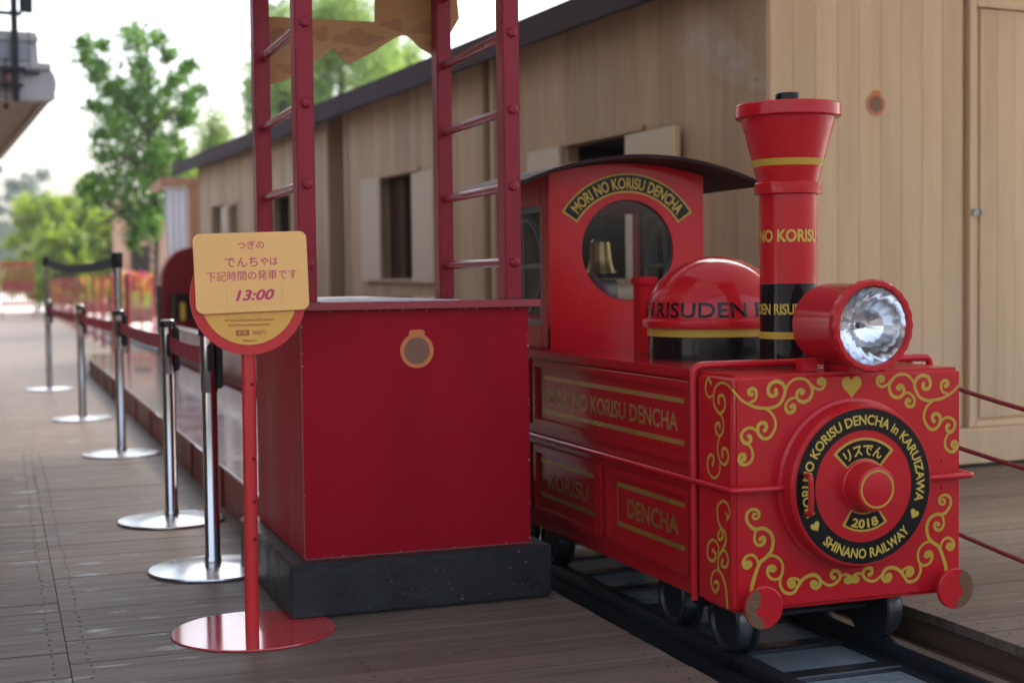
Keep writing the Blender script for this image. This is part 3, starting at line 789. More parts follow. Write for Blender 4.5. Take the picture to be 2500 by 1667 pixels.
# side panels with raised frames, gold stripes and lettering (both sides)
def side(sg):
    X_ = SX0 if sg < 0 else SX1
    fx = lambda d: X_ + sg * d
    fn = lambda u, v, d: (fx(d), u, v)
    def frame(y0, y1, z0, z1, t=0.028, h=0.012):
        o = [(y0, z0), (y1, z0), (y1, z1), (y0, z1)]; i_ = [(y0 + t, z0 + t), (y1 - t, z0 + t), (y1 - t, z1 - t), (y0 + t, z1 - t)]
        return MB().ring(o, i_, fn, -0.006, h).build("panel_frame", "side_red", hood, bevel=0.003)
    def gold_rect(par, y0, y1, z0, z1, t=0.016):
        m = MB()
        m.prism([(y0, z1 - t), (y1, z1 - t), (y1, z1), (y0, z1)], fn, -0.005, -0.0028)
        m.prism([(y0, z0), (y1, z0), (y1, z0 + t), (y0, z0 + t)], fn, -0.005, -0.0028)
        m.prism([(y0, z0 + t), (y0 + .004, z0 + t), (y0 + .004, z1 - t), (y0, z1 - t)], fn, -0.005, -0.0028)
        m.prism([(y1 - .004, z0 + t), (y1, z0 + t), (y1, z1 - t), (y1 - .004, z1 - t)], fn, -0.005, -0.0028)
        m.build("gold_stripe", "gold_shaded", par, smooth=False)
    def txt(par, s_, y0, y1, zb, size):
        mid = (y0 + y1) / 2
        lettering(par, s_, "gold_shaded", lambda x, y: (fx(-0.0026), mid + sg * x, zb + y), size, bold=0.018, width=(y1 - y0))
    f = frame(4.03, 5.42, 0.535, 0.80); gold_rect(f, 4.078, 5.335, 0.588, 0.740); txt(f, "MORI NO KORISU DENCHA", 4.128, 5.27, 0.632, 0.086)
    f = frame(5.46, 6.17, 0.535, 0.80)
    f = frame(4.03, 4.70, 0.175, 0.455); gold_rect(f, 4.072, 4.615, 0.248, 0.404); txt(f, "DENCHA", 4.13, 4.53, 0.292, 0.090)
    f = frame(4.77, 5.42, 0.175, 0.455); gold_rect(f, 4.810, 5.38, 0.248, 0.404); txt(f, "KORISU", 4.88, 5.29, 0.292, 0.090)
    f = frame(5.46, 6.17, 0.175, 0.455)
    MB().box(min(fx(0.0), fx(0.016)), max(fx(0.0), fx(0.016)), 4.722, 4.750, 0.19, 0.45).build("panel_divider", "side_red", hood, bevel=0.004)
    MB().box(min(fx(-0.002), fx(0.016)), max(fx(-0.002), fx(0.016)), 4.03, 6.19, 0.808, 0.838).build("top_lip", "side_red", hood, bevel=0.005)
side(-1); side(1)

# foot discs below the nose, paint worn to brown on the outer half
for sg, cx in ((-1, 2.121), (1, 2.805)):
    r = 0.064; cz = 0.141; yd = 3.705
    d = MB().lathe([(r, 0.006), (r, -0.004), (r - .003, -0.006), (0, -0.006)], (cx, yd, cz), 'y', 40).build("foot_disc", "loco_red", lo)
    pts = [(sg * r * 1.002 * math.sin(R(a)), r * 1.002 * math.cos(R(a))) for a in range(18, 172, 7)]
    inn = [(0.05, -.96), (-.02, -.8), (.12, -.7), (.10, -.52), (.38, -.34), (.50, -.12), (.40, .02), (.20, .12), (.24, .34), (.16, .55), (.34, .78)]
    poly = pts + [(sg * u * r * 0.92, v * r * 0.98) for u, v in inn]
    MB().prism(poly, lambda u, v, dd: (cx + u, yd - 0.0062 - dd, cz + v), 0.0, 0.001).build("worn_patch", "worn_brown", d, smooth=False)
    MB().lathe([(0.012, 0.007), (0.012, 0.055)], (cx, yd, cz + 0.03), 'y', 10).build("disc_bracket", "loco_red", d)

# wheels
for yy in (3.985, 4.36, 5.5, 5.9):
    for xr, sg in ((2.165, -1), (2.71, 1)):
        rw = 0.10; zc = 0.0415
        w = MB().lathe([(0.0, -0.022), (0.035, -0.026), (0.075, -0.02), (0.082, -0.03), (rw - .004, -0.032), (rw, -0.028), (rw, 0.026), (rw + 0.014, 0.030), (rw + 0.014, 0.040), (0.085, 0.042), (0.0, 0.042)], (0, 0, 0), 'x', 40)
        w2 = MB(); w2.add([(xr - sg * (-v[0]) if False else xr + (-sg) * v[0], yy + v[1], zc + v[2]) for v in w.v], w.f)
        wo = w2.build("wheel", "black_paint", lo)
        t = MB().lathe([(rw + 0.0005, -0.024), (rw + 0.001, -0.022), (rw + 0.001, 0.022), (rw + 0.0005, 0.024)], (0, 0, 0), 'x', 40, cap=False)
        t2 = MB(); t2.add([(xr + (-sg) * v[0], yy + v[1], zc + v[2]) for v in t.v], t.f); t2.build("tread", "tread_steel", wo)
    MB().tube([(2.18, yy, 0.0415), (2.70, yy, 0.0415)], 0.007, 8).build("axle", "black_paint", lo)

# headlight
LY, LZ = 3.635, 0.975
hl = MB().lathe([(0.0, 0.271), (0.098, 0.270), (0.122, 0.262), (0.128, 0.24), (0.128, 0.035), (0.130, 0.03)], (XC, LY, LZ), 'y', 56, cap=False).build("headlight", "loco_red", lo)
MB().lathe([(0.127, 0.034), (0.138, 0.028), (0.140, 0.004), (0.134, -0.006), (0.122, -0.006), (0.117, 0.004), (0.117, 0.03), (0.127, 0.034)], (XC, LY, LZ), 'y', 112, mod=lambda a: 1 + 0.010 * math.cos(24 * a), cap=False).build("bezel", "loco_red", hl)
MB().lathe([(0.1165, 0.006), (0.113, 0.014), (0.105, 0.028), (0.092, 0.044), (0.075, 0.059), (0.055, 0.071), (0.035, 0.079), (0.018, 0.083), (0.010, 0.084)], (XC, LY, LZ), 'y', 96, mod=lambda a: 1 + 0.007 * math.cos(20 * a), cap=False).build("reflector", "reflector", hl)
MB().lathe([(0.011, 0.084), (0.010, 0.066), (0.006, 0.052), (0.0, 0.050)], (XC, LY, LZ), 'y', 16).build("bulb", "lens_glass", hl)
MB().lathe([(0.1165, 0.004), (0.08, -0.003), (0.04, -0.007), (0.0, -0.008)], (XC, LY, LZ), 'y', 56, cap=False).build("lens", "lens_glass", hl)
MB().box(XC - 0.035, XC + 0.035, 3.72, 3.86, 0.832, 0.86).box(2.315, 2.372, 3.80, 3.84, 0.832, 0.875).build("headlight_bracket", "loco_red", lo, bevel=0.004)

# chimney
CYc = 4.124
def lz(prof, name, mat, parent, c=(XC, CYc, 0), n=64, cap=True):
    return MB().lathe(prof, c, 'z', n, cap=cap).build(name, mat, parent)
ch = lz([(0.094, 1.103), (0.094, 1.395)], "chimney", "loco_red", lo)
lz([(0.104, 0.834), (0.100, 0.845), (0.0945, 0.85), (0.0945, 1.102)], "chimney_foot", "black_enamel", ch)
lz([(0.0952, 0.922), (0.0952, 0.945)], "gold_band", "gold", ch, cap=False)
lz([(0.095, 1.393), (0.109, 1.396), (0.110, 1.400), (0.110, 1.430), (0.107, 1.434), (0.098, 1.436)], "collar", "loco_red", ch)
lz([(0.0985, 1.434), (0.1545, 1.645), (0.150, 1.645)], "flare", "loco_red", ch, cap=False)
def flr(z): return 0.0985 + (z - 1.434) / (1.645 - 1.434) * 0.056
lz([(flr(1.486) + .0008, 1.486), (flr(1.508) + .0008, 1.508)], "gold_band", "gold", ch, cap=False)
lz([(0.150, 1.643), (0.168, 1.644), (0.172, 1.648), (0.172, 1.684), (0.168, 1.689), (0.155, 1.689), (0.148, 1.675), (0.10, 1.66), (0.0, 1.66)], "rim", "loco_red", ch)
lz([(0.041, 1.66), (0.041, 1.722), (0.037, 1.727), (0.030, 1.727), (0.030, 1.70), (0.0, 1.70)], "smoke_pipe", "black_enamel", ch, n=32)
def cyl_fn(c, r, a_mid, z):
    return lambda x, y: (c[0] + r * math.cos(a_mid + x / r), c[1] + r * math.sin(a_mid + x / r), z + y)
lettering(ch, "MORI NO KORISU DENCHA", "gold_text", cyl_fn((XC, CYc), 0.0950, R(262), 1.240), 0.054, bold=0.032, width=0.0950 * R(350) * 0.97, step=0.005)
lettering(ch, "RISUDEN RISUDEN RISUDEN RISUDEN ", "gold_text", cyl_fn((XC, CYc), 0.0955, R(26), 1.003), 0.048, bold=0.03, width=0.0955 * R(352), step=0.005)

# dome
DY = 4.645
dc = (XC, DY, 0)
dm = lz([(0.243, 0.833), (0.243, 0.916)], "dome_base", "black_enamel", lo, dc, 72)
lz([(0.2445, 0.916), (0.2445, 0.944)], "gold_band", "gold", dm, dc, 72)
prof = [(0.252, 0.944), (0.266, 0.947), (0.268, 0.953), (0.268, 0.972), (0.264, 0.978), (0.249, 0.980)]
for k in range(1, 17):
    a = R(90 * k / 16); prof.append((0.249 * math.cos(a), 0.985 + 0.218 * math.sin(a)))
prof[-1] = (0.0, prof[-1][1])
dome = lz(prof, "dome", "loco_red", dm, dc, 96)
def dome_fn(a_mid):
    def g(x, y):
        s_ = y / 0.235; a = a_mid + x / 0.25
        r = 0.2512 * math.cos(s_); z = 0.986 + 0.2205 * math.sin(s_)
        return (XC + r * math.cos(a), DY + r * math.sin(a), z)
    return g
lettering(dome, "RISUDEN RISUDEN RISUDEN RISUDEN ", "black_enamel", dome_fn(R(4)), 0.080, bold=0.012, width=0.25 * R(354), step=0.012)
# square safety-valve post behind the dome
MB().box(2.335, 2.405, 5.02, 5.08, 0.833, 1.10).box(2.328, 2.412, 5.013, 5.087, 1.10, 1.13).build("valve_post", "loco_red", lo, bevel=0.004)

# cab
CY = 5.397; CX0_, CX1_ = XC - 0.349, XC + 0.349
WZ = 1.242; WR = 0.208
def roof_z(x): return 1.605 - (math.sqrt(1.33 ** 2) - math.sqrt(max(0, 1.33 ** 2 - (x - XC) ** 2)))
# front wall with the round window cut out
outer = []; inner = []
N = 96
hw = 0.349
for k in range(N):
    a = 2 * math.pi * k / N
    c, s_ = math.cos(a), math.sin(a)
    inner.append((XC + WR * c, WZ + WR * s_))
    zt = 1.60; zb = 0.834
    t = 1e9
    if abs(c) > 1e-6: t = min(t, hw / abs(c))
    if s_ > 1e-6: t = min(t, (zt - WZ) / s_)
    if s_ < -1e-6: t = min(t, (WZ - zb) / -s_)
    px, pz = XC + t * c, WZ + t * s_
    pz = min(pz, roof_z(px) - 0.006)
    outer.append((px, pz))
fnc = lambda u, v, d: (u, d, v)
cab = MB().ring(outer, inner, fnc, CY, CY + 0.03).build("cab_front", "loco_red", lo)
# exact corners at the bottom of the front wall
MB().prism([(CX0_, 0.834), (CX0_ + 0.1, 0.834), (CX0_, 0.93)], fnc, CY + 0.004, CY + 0.028).prism([(CX1_, 0.834), (CX1_ - 0.1, 0.834), (CX1_, 0.93)], fnc, CY + 0.004, CY + 0.028).build("corner_gusset", "loco_red", cab)
MB().lathe([(WR + 0.001, 0.012), (WR - 0.004, 0.010), (WR - 0.004, 0.022), (WR + 0.001, 0.024)], (XC, CY, WZ), 'y', 72, cap=False).build("window_ring", "cab_frame", cab)
MB().lathe([(WR + 0.001, 0.017), (0.0, 0.017)], (XC, CY, WZ), 'y', 72, cap=False).build("window_pane", "pane_glass", cab)
fnA = lambda u, v, d: (XC + u, CY - 0.0005 - d, WZ + v)
ap = arc_plate(cab, 0.272, 0.352, R(33), R(147), 0.008, fnA, 0, -0.035)
lettering(ap, "MORI NO KORISU DENCHA", "gold_text", arc_fn(0.2885, R(90), 1, 0.002, fnA, 0, -0.035), 0.064, bold=0.024, width=0.2885 * R(102), step=0.008)
# side walls with a window opening each, dark ring frame, pane
for sg in (-1, 1):
    Xs = XC + sg * 0.349
    a_, b_ = (Xs, Xs + 0.03) if sg < 0 else (Xs - 0.03, Xs)
    ztop = roof_z(Xs) - 0.008
    MB().box(a_, b_, CY + 0.0305, CY + 0.10, 0.834, ztop).build("cab_pillar", "side_red", cab, bevel=0.004)
    MB().box(a_, b_, 5.97, 6.05, 0.834, ztop).build("cab_pillar", "side_red", cab, bevel=0.004)
    MB().box(a_, b_, CY + 0.1005, 5.9695, 0.834, 0.93).build("cab_side", "side_red", cab, bevel=0.003)
    MB().box(a_, b_, CY + 0.1005, 5.9695, 1.43, ztop).build("cab_header", "side_red", cab, bevel=0.003)
    xm = (a_ + b_) / 2
    m = MB()
    for (y0, y1) in ((CY + 0.1, 5.97), ):
        m.box(xm - .008, xm + .008, y0 + .001, y0 + 0.03, 0.93, 1.43).box(xm - .008, xm + .008, y1 - 0.03, y1 - .001, 0.93, 1.43)
        m.box(xm - .008, xm + .008, y0 + .03, y1 - .03, 0.931, 0.955).box(xm - .008, xm + .008, y0 + .03, y1 - .03, 1.405, 1.429)
        yc = (y0 + y1) / 2; hw_ = (y1 - y0) / 2 - 0.02
        m.tube([(xm, yc + hw_ * math.cos(R(t)), 1.18 + 0.20 * math.sin(R(t))) for t in range(0, 360, 12)], 0.009, 6, True)
        m.box(xm - .006, xm + .006, y0 + .03, y1 - .03, 1.172, 1.190).box(xm - .006, xm + .006, yc - .009, yc + .009, 0.955, 1.405)
    m.build("window_grille", "cab_frame", cab)
    MB().box(xm - .002, xm + .002, CY + 0.131, 5.939, 0.956, 1.404).build("window_pane", "pane_glass", cab)
MB().box(CX0_ + 0.031, CX1_ - 0.031, 6.01, 6.04, 1.42, 1.56).build("cab_rear", "side_red", cab)
m = MB()
n = 24; xs = [1.935 + (2.985 - 1.935) * k / n for k in range(n + 1)]
rz2 = lambda x: roof_z(x)
poly = [(x, rz2(x)) for x in xs] + [(x, rz2(x) + 0.016) for x in reversed(xs)]
m.prism(poly, fnc, 5.20, 6.15); m.build("cab_roof", "cab_roof", lo, bevel=0.003)
# inside: driver's seat, control box
st = MB().box(2.30, 2.66, 5.86, 6.14, 0.834, 0.98).build("driver_seat", "seat_black", lo, bevel=0.03)
MB().box(2.31, 2.65, 6.06, 6.15, 0.98, 1.36).build("seat_back", "seat_black", st, bevel=0.04)
MB().box(2.42, 2.56, 5.72, 5.90, 0.834, 1.12).build("control_box", "seat_black", lo, bevel=0.01)
# the bell hanging behind the round window
bz = 1.30
bp = (2.50, 5.78, 0)
bell = thing("brass_bell", (2.50, 5.78, 1.30), "small brass bell hanging inside the cab behind its round window", "bell")
MB().lathe([(0.0, 1.300), (0.028, 1.299), (0.043, 1.285), (0.047, 1.25), (0.050, 1.21), (0.058, 1.175), (0.070, 1.155), (0.072, 1.148), (0.066, 1.150), (0.05, 1.17), (0.0, 1.25)], bp, 'z', 40, cap=False).build("bell_body", "brass", bell)
MB().tube([(2.50, 5.78, 1.30), (2.50, 5.78, 1.56)], 0.006, 8).tube([(2.50, 5.78 + 0.016 * math.cos(t), 1.315 + 0.016 * math.sin(t)) for t in [k * math.pi / 6 for k in range(12)]], 0.004, 6, True).build("hanger", "black_iron", bell)
MB().lathe([(0.0, 1.13), (0.012, 1.135), (0.015, 1.148), (0.010, 1.16), (0.004, 1.165), (0.004, 1.26), (0.0, 1.26)], bp, 'z', 12).build("clapper", "black_iron", bell)

# faint steam drifting from the chimney
sm = MB()
SA, SB = Vector((2.457, 4.124, 1.705)), Vector((2.16, 4.30, 1.965))
path = [tuple(SA.lerp(SB, k / 10)) for k in range(11)]
sm.tube(path, [0.036 + 0.105 * k / 10 for k in range(11)], 20)
mv = bpy.data.materials.new("steam"); MATS["steam"] = mv; mv.use_nodes = True
nt = mv.node_tree; nt.nodes.remove(nt.nodes["Principled BSDF"])
def vmath(op, *ins):
    n = nt.nodes.new("ShaderNodeVectorMath"); n.operation = op
    for k, i_ in enumerate(ins):
        if isinstance(i_, (tuple, Vector)): n.inputs[k].default_value = tuple(i_)
        elif isinstance(i_, float): n.inputs['Scale'].default_value = i_
        else: nt.links.new(i_, n.inputs['Scale'] if (op == 'SCALE' and k == 1) else n.inputs[k])
    return n.outputs['Value'] if op in ('DOT_PRODUCT', 'LENGTH') else n.outputs['Vector']
def fmath(op, *ins, clamp=False):
    n = nt.nodes.new("ShaderNodeMath"); n.operation = op; n.use_clamp = clamp
    for k, i_ in enumerate(ins):
        if isinstance(i_, (int, float)): n.inputs[k].default_value = i_
        else: nt.links.new(i_, n.inputs[k])
    return n.outputs[0]
gp = nt.nodes.new("ShaderNodeNewGeometry")
dv = SB - SA
rel = vmath('SUBTRACT', gp.outputs['Position'], SA)
tt = fmath('DIVIDE', vmath('DOT_PRODUCT', rel, dv), dv.length_squared, clamp=True)
dist = vmath('LENGTH', vmath('SUBTRACT', rel, vmath('SCALE', dv, tt)))
fall = fmath('SUBTRACT', 1.0, fmath('DIVIDE', dist, fmath('ADD', 0.030, fmath('MULTIPLY', tt, 0.100))), clamp=True)
tn = nt.nodes.new("ShaderNodeTexNoise"); tn.inputs['Scale'].default_value = 15; tn.inputs['Detail'].default_value = 4; tn.inputs['Distortion'].default_value = 0.6
nt.links.new(gp.outputs['Position'], tn.inputs['Vector'])
nz = nt.nodes.new("ShaderNodeMapRange"); nz.inputs[1].default_value = 0.42; nz.inputs[2].default_value = 0.75; nt.links.new(tn.outputs[0], nz.inputs[0])
end = fmath('SUBTRACT', 1.0, fmath('POWER', tt, 3.0))
den = fmath('MULTIPLY', fmath('MULTIPLY', fmath('POWER', fall, 1.3), nz.outputs[0]), fmath('MULTIPLY', end, 17.0))
pv_ = nt.nodes.new("ShaderNodeVolumePrincipled"); pv_.inputs['Color'].default_value = (0.95, 0.95, 0.97, 1)
nt.links.new(den, pv_.inputs['Density'])
nt.links.new(pv_.outputs[0], nt.nodes["Material Output"].inputs['Volume'])
smo = sm.build("steam", mv, None)
tag(smo, "faint wisp of steam drifting from the red chimney", "steam", kind="stuff")

# ------------------------------------------------------------------ coaches behind the locomotive
co = thing("open_coach", (XC, 7.0, -0.06), "low open brown coach with a pale hand rail beyond the ticket counter", "coach")
MB().box(2.06, 2.86, 7.0, 18.0, 0.16, 0.40).box(2.06, 2.10, 7.0, 18.0, 0.4005, 0.55).box(2.82, 2.86, 7.0, 18.0, 0.4005, 0.55).build("body", "coach_side", co, bevel=0.004)
MB().box(2.045, 2.0595, 7.0, 18.0, 0.125, 0.175).build("kick_rail", "coach_red", co)
MB().tube([(2.08, 7.0, 0.575), (2.08, 18.0, 0.575)], 0.018, 8).build("hand_rail", "chrome", co)
for k in range(8):
    yy = 7.4 + k * 1.35
    MB().box(2.12, 2.80, yy, yy + 0.35, 0.401, 0.47).box(2.12, 2.80, yy + 0.35, yy + 0.40, 0.401, 0.56).build("bench", "seat_black", co, bevel=0.01)
for k in range(8):
    for xr in (2.165, 2.71):
        MB().lathe([(0.10, -0.03), (0.10, 0.03)], (xr, 7.2 + k * 1.45, 0.0415), 'x', 24).build("wheel", "black_paint", co)
MB().box(2.2, 2.7, 7.0, 18.0, 0.03, 0.159).build("chassis", "black_paint", co)

ec = thing("arched_coach", (XC, 19.6, -0.06), "dark red coach end with a rounded arch top behind the sign", "coach")
ar = [(2.06, 0.98)] + [(XC - 0.40 * math.cos(R(t)), 1.12 + 0.48 * math.sin(R(t))) for t in range(0, 181, 9)] + [(2.86, 0.98)]
MB().prism(ar, fnc, 19.6, 19.66).build("arch_panel", "coach_red", ec)
for q in (2.06, 2.76): MB().prism([(q, 0.0), (q + .1, 0.0), (q + .1, 0.979), (q, 0.979)], fnc, 19.6, 19.66).build("arch_leg", "coach_red", ec)
MB().box(2.161, 2.759, 19.6, 19.66, 0.05, 0.62).build("lower_panel", "coach_red", ec, bevel=0.01)
MB().box(2.08, 2.84, 20.3, 20.36, 0.05, 1.1).box(2.07, 2.85, 19.661, 21.5, 0.0, 0.05).build("inner_wall", "dark_interior", ec)
arr = [(XC - 0.40 * math.cos(R(t)), 1.12 + 0.48 * math.sin(R(t))) for t in range(0, 181, 9)]
arr2 = [(XC - 0.385 * math.cos(R(t)), 1.12 + 0.465 * math.sin(R(t))) for t in range(0, 181, 9)]
MB().prism(arr + arr2[::-1], fnc, 19.661, 19.95).build("hood_roof", "coach_red", ec)
MB().tube([(2.20, 19.57, 0.55), (2.19, 19.57, 0.70), (2.21, 19.57, 0.85), (2.20, 19.57, 0.96)], 0.014, 8).build("brass_stay", "brass", ec)
MB().box(2.30, 2.36, 19.57, 19.599, 0.62, 0.86).build("yellow_tag", "flower_yellow", ec)

# ------------------------------------------------------------------ red ticket counter with ladder posts
tc = thing("ticket_counter", (1.35, 5.1, 0), "dark red ticket counter on a black plinth with tall ladder posts", "counter")
MB().box(0.885, 1.815, 4.655, 5.70, 0.009, 0.190).build("plinth", "black_paint", tc, bevel=0.006)
fnv0 = lambda u, v, d: (u, d, v)
m = MB()
rnd = random.Random(3)
for k in range(26):
    u, v = rnd.uniform(1.05, 1.81), rnd.uniform(0.02, 0.18); r = rnd.choice((0.002, 0.0025, 0.003, 0.0055))
    m.prism([(u + r * rnd.uniform(.6, 1.5) * math.cos(2 * math.pi * q / 6), v + r * rnd.uniform(.5, 1.0) * math.sin(2 * math.pi * q / 6)) for q in range(6)], lambda a, b, d: (a, d, b), 4.6538, 4.656)
m.build("paint_chip", "coach_side", tc, smooth=False)
cbody = MB().box(0.945, 1.760, 4.715, 5.60, 0.191, 1.030).build("counter_body", "counter_red", tc, bevel=0.0025)
MB().box(0.9445, 0.9475, 4.7135, 4.7165, 0.195, 1.03).box(0.946, 1.7595, 4.7135, 4.7165, 0.1905, 0.1935).build("worn_edge", "coach_side", tc)
m = MB()
for (u, v) in [(0.965 + 0.155 * k, q) for k in range(6) for q in (0.215, 1.008)] + [(q, 0.36 + 0.16 * k) for k in range(4) for q in (0.962, 1.743)]:
    m.lathe([(0.0035, 0.0), (0.003, -0.0012), (0.0, -0.0014)], (u, 4.7149, v), 'y', 8, cap=False)
m.build("nail_heads", "coach_red", tc)["kind"] = "stuff"
m = MB(); rnd = random.Random(9)
for k in range(34):
    e = rnd.choice("tblr"); t_ = rnd.random(); r = rnd.uniform(.0012, .0032)
    u, v = {'t': (0.95 + .8 * t_, 1.026), 'b': (0.95 + .8 * t_, 0.1955), 'l': (0.948, .2 + .82 * t_), 'r': (1.757, .2 + .82 * t_)}[e]
    m.prism([(u + r * rnd.uniform(.6, 1.6) * math.cos(q), v + r * rnd.uniform(.6, 1.6) * math.sin(q)) for q in (0, 1.05, 2.1, 3.14, 4.19, 5.24)], fnv0, 4.7142, 4.7155)
m.build("edge_chip", "eave_wood", tc, smooth=False)["kind"] = "stuff"
MB().box(0.915, 1.795, 4.680, 6.10, 1.031, 1.057).build("counter_top", "top_red", tc, bevel=0.003)
MB().box(1.012, 1.50, 4.70, 6.08, 1.0573, 1.0600).build("reflection_strip", "top_sheen", tc)  # added pale strip painting the sky's reflection on the counter top
for x0 in (0.948, 1.683):
    for y0 in (4.735, 5.530):
        MB().box(x0, x0 + 0.062, y0, y0 + 0.075, 1.0575, 2.42).build("ladder_post", "post_red", tc, bevel=0.004)
    for z in (1.187, 1.455, 1.724, 1.992, 2.26):
        MB().tube([(x0 + 0.034, 4.8105, z), (x0 + 0.034, 5.5295, z)], 0.0165, 12).build("rung", "rung_red", tc)
        MB().lathe([(0.0, -0.014), (0.012, -0.013), (0.0175, -0.008), (0.018, 0.0)], (x0 + 0.034, 4.7345, z), 'y', 16, cap=False).build("rung_cap", "post_red", tc)
# counter ridge roof out of the top of the picture
MB().box(0.80, 1.90, 4.60, 5.75, 2.421, 2.46).build("counter_roof", "post_red", tc)
# cut-out painted valance hung between the rear posts
VAL = [(0.988,1.893),(1.10,1.93),(1.235,2.02),(1.275,2.055),(1.30,2.035),(1.345,2.000),(1.38,2.015),(1.44,2.045),(1.57,2.122),(1.645,2.075),(1.715,2.038),(1.735,2.040),(1.755,2.11),(1.81,2.20),(1.80,2.30),(1.46,2.36),(1.455,2.168),(0.988,2.168)]
fnv = lambda u, v, d: (u, d, v)
VAL = spline(VAL[:12], 5) + VAL[12:]
va = MB().prism(VAL, fnv, 5.620, 5.640).build("valance", "valance_orange", tc)
rnd = random.Random(11)
for q, (u, v, r) in enumerate(((1.05, 2.09, .055), (1.09, 1.97, .035), (1.36, 2.10, .06), (1.44, 2.10, .04), (1.22, 2.11, .045), (1.335, 2.04, .03), (1.53, 2.16, .04), (1.66, 2.15, .05), (1.73, 2.16, .035), (1.70, 2.09, .03))):
    pts = []
    for k in range(18):
        a = 2 * math.pi * k / 18; rr = r * (0.8 + 0.25 * math.sin(3 * a + u * 40)) * rnd.uniform(.9, 1.1)
        pts.append((u + rr * 1.3 * math.cos(a), v + rr * 0.7 * math.sin(a)))
    MB().prism(pts, fnv, 5.6190 - 0.0003 * q, 5.6198).build("painted_leaf", "valance_leaf", va, smooth=False)
ring_sticker("round_sticker", (1.348, 4.7125, 0.886), 0, 0.060, "orange ring sticker on the front of the red ticket counter")

# ------------------------------------------------------------------ departure sign
sg_ = thing("departure_sign", (0.75, 4.575, 0), "yellow departure time board on a red round sign with red pole and disc base", "sign")
PX, PY = 0.752, 4.60
MB().lathe([(0.0, 0.0005), (0.262, 0.0005), (0.263, 0.003), (0.261, 0.0065), (0.0, 0.0068)], (0.748, 4.58, 0), 'z', 72).build("disc_base", "base_red", sg_)
MB().tube([(0.746, PY, 0.0065), (PX, PY, 0.93)], 0.0225, 20).build("pole", "sign_red", sg_)
m = MB()
for z in (0.30, 0.42, 0.56, 0.80):
    m.lathe([(0.0, -0.004), (0.005, -0.003), (0.006, 0)], (PX + 0.006, PY - 0.0215, z), 'y', 8, cap=False)
m.build("pole_screw", "coach_red", sg_)
disc = MB().lathe([(0.0, 0.006), (0.186, 0.006), (0.186, -0.004), (0.0, -0.004)], (PX, 4.572, 1.082), 'y', 72).build("round_board", "sign_red", sg_)
MB().lathe([(0.154, 0.0), (0.154, -0.002), (0.0, -0.002)], (PX, 4.5675, 1.082), 'y', 64).build("yellow_face", "disc_yellow", disc)
fd = lambda u, v, d=0: (PX + u, 4.5650 - d, 1.082 + v)
rnd = random.Random(5)
m = MB()
for zc, w_ in ((-0.075, 0.16), (-0.091, 0.135), (-0.140, 0.045)):
    x = -w_ / 2
    while x < w_ / 2:
        cw = rnd.uniform(0.003, 0.0062)
        for q in range(2):
            zz = zc + rnd.uniform(-0.003, 0.003)
            m.prism([(x, zz), (x + cw, zz), (x + cw, zz + 0.0012), (x, zz + 0.0012)], lambda u, v, d: fd(u, v, d), 0.0, 0.0004)
        xx = x + cw * rnd.uniform(.2, .8)
        m.prism([(xx, zc - .0035), (xx + .001, zc - .0035), (xx + .001, zc + .004), (xx, zc + .004)], lambda u, v, d: fd(u, v, d), 0.0, 0.0004)
        x += cw + 0.0016
m.build("small_print", "brown_print", disc, smooth=False)["kind"] = "stuff"
MB().prism([(-0.044, -0.124), (-0.002, -0.124), (-0.002, -0.106), (-0.044, -0.106)], lambda u, v, d: fd(u, v, d), 0.0, 0.0006).build("fare_box", "brown_print", disc)
lettering(disc, "料金", "disc_yellow", lambda x, y: fd(-0.023 + x, -0.1205 + y, 0.0010), 0.014)
lettering(disc, "200円", "brown_print", lambda x, y: fd(0.030 + x, -0.1215 + y, 0.0006), 0.018)
tl = R(1.6)
bx, bz_ = 0.7605, 1.160
def fb(u, v, d=0.0): return (bx + u * math.cos(tl) - v * math.sin(tl), 4.553 - d, bz_ + u * math.sin(tl) + v * math.cos(tl))
W2, H2, rc = 0.1805, 0.1265, 0.024
poly = arc(W2 - rc, H2 - rc, rc, 0, R(90), 8) + arc(-W2 + rc, H2 - rc, rc, R(90), R(180), 8) + arc(-W2 + rc, -H2 + rc, rc, R(180), R(270), 8) + arc(W2 - rc, -H2 + rc, rc, R(270), R(360), 8)
bd = MB().prism(poly, lambda u, v, d: fb(u, v, d), -0.010, 0.0).build("time_board", "board_yellow", sg_, bevel=0.0012)
PP = 0.000247
def bt(s_, px, py, wpx, size, shear=0.0, bold=0.006):
    lettering(bd, s_, "magenta_print", lambda x, y: fb((px - 795) * PP + x, -(py - 568) * PP + y, 0.0009), size, bold=bold, width=wpx * PP, shear=shear)
bt("つぎの", 795, 262, 345, 0.029)
bt("でんち", 665, 490, 420, 0.038)
bt("やは", 1022, 480, 225, 0.031)
bt("下記時間の発車です", 795, 660, 1165, 0.034, 0, 0.0)
bt("13:00", 822, 925, 505, 0.046, 0.28, 0.03)
m = MB()
for (a, b, c, d_) in ((-335, 715, -333, 1000), (385, 715, 387, 975), (-335, 990, 387, 992)):
    m.prism([(a * PP, -(b - 568) * PP), (c * PP, -(b - 568) * PP), (c * PP, -(d_ - 568) * PP), (a * PP, -(d_ - 568) * PP)], lambda u, v, d: fb(u, v, d), 0.0, 0.0007)
m.build("card_edge", "disc_yellow", bd, smooth=False)

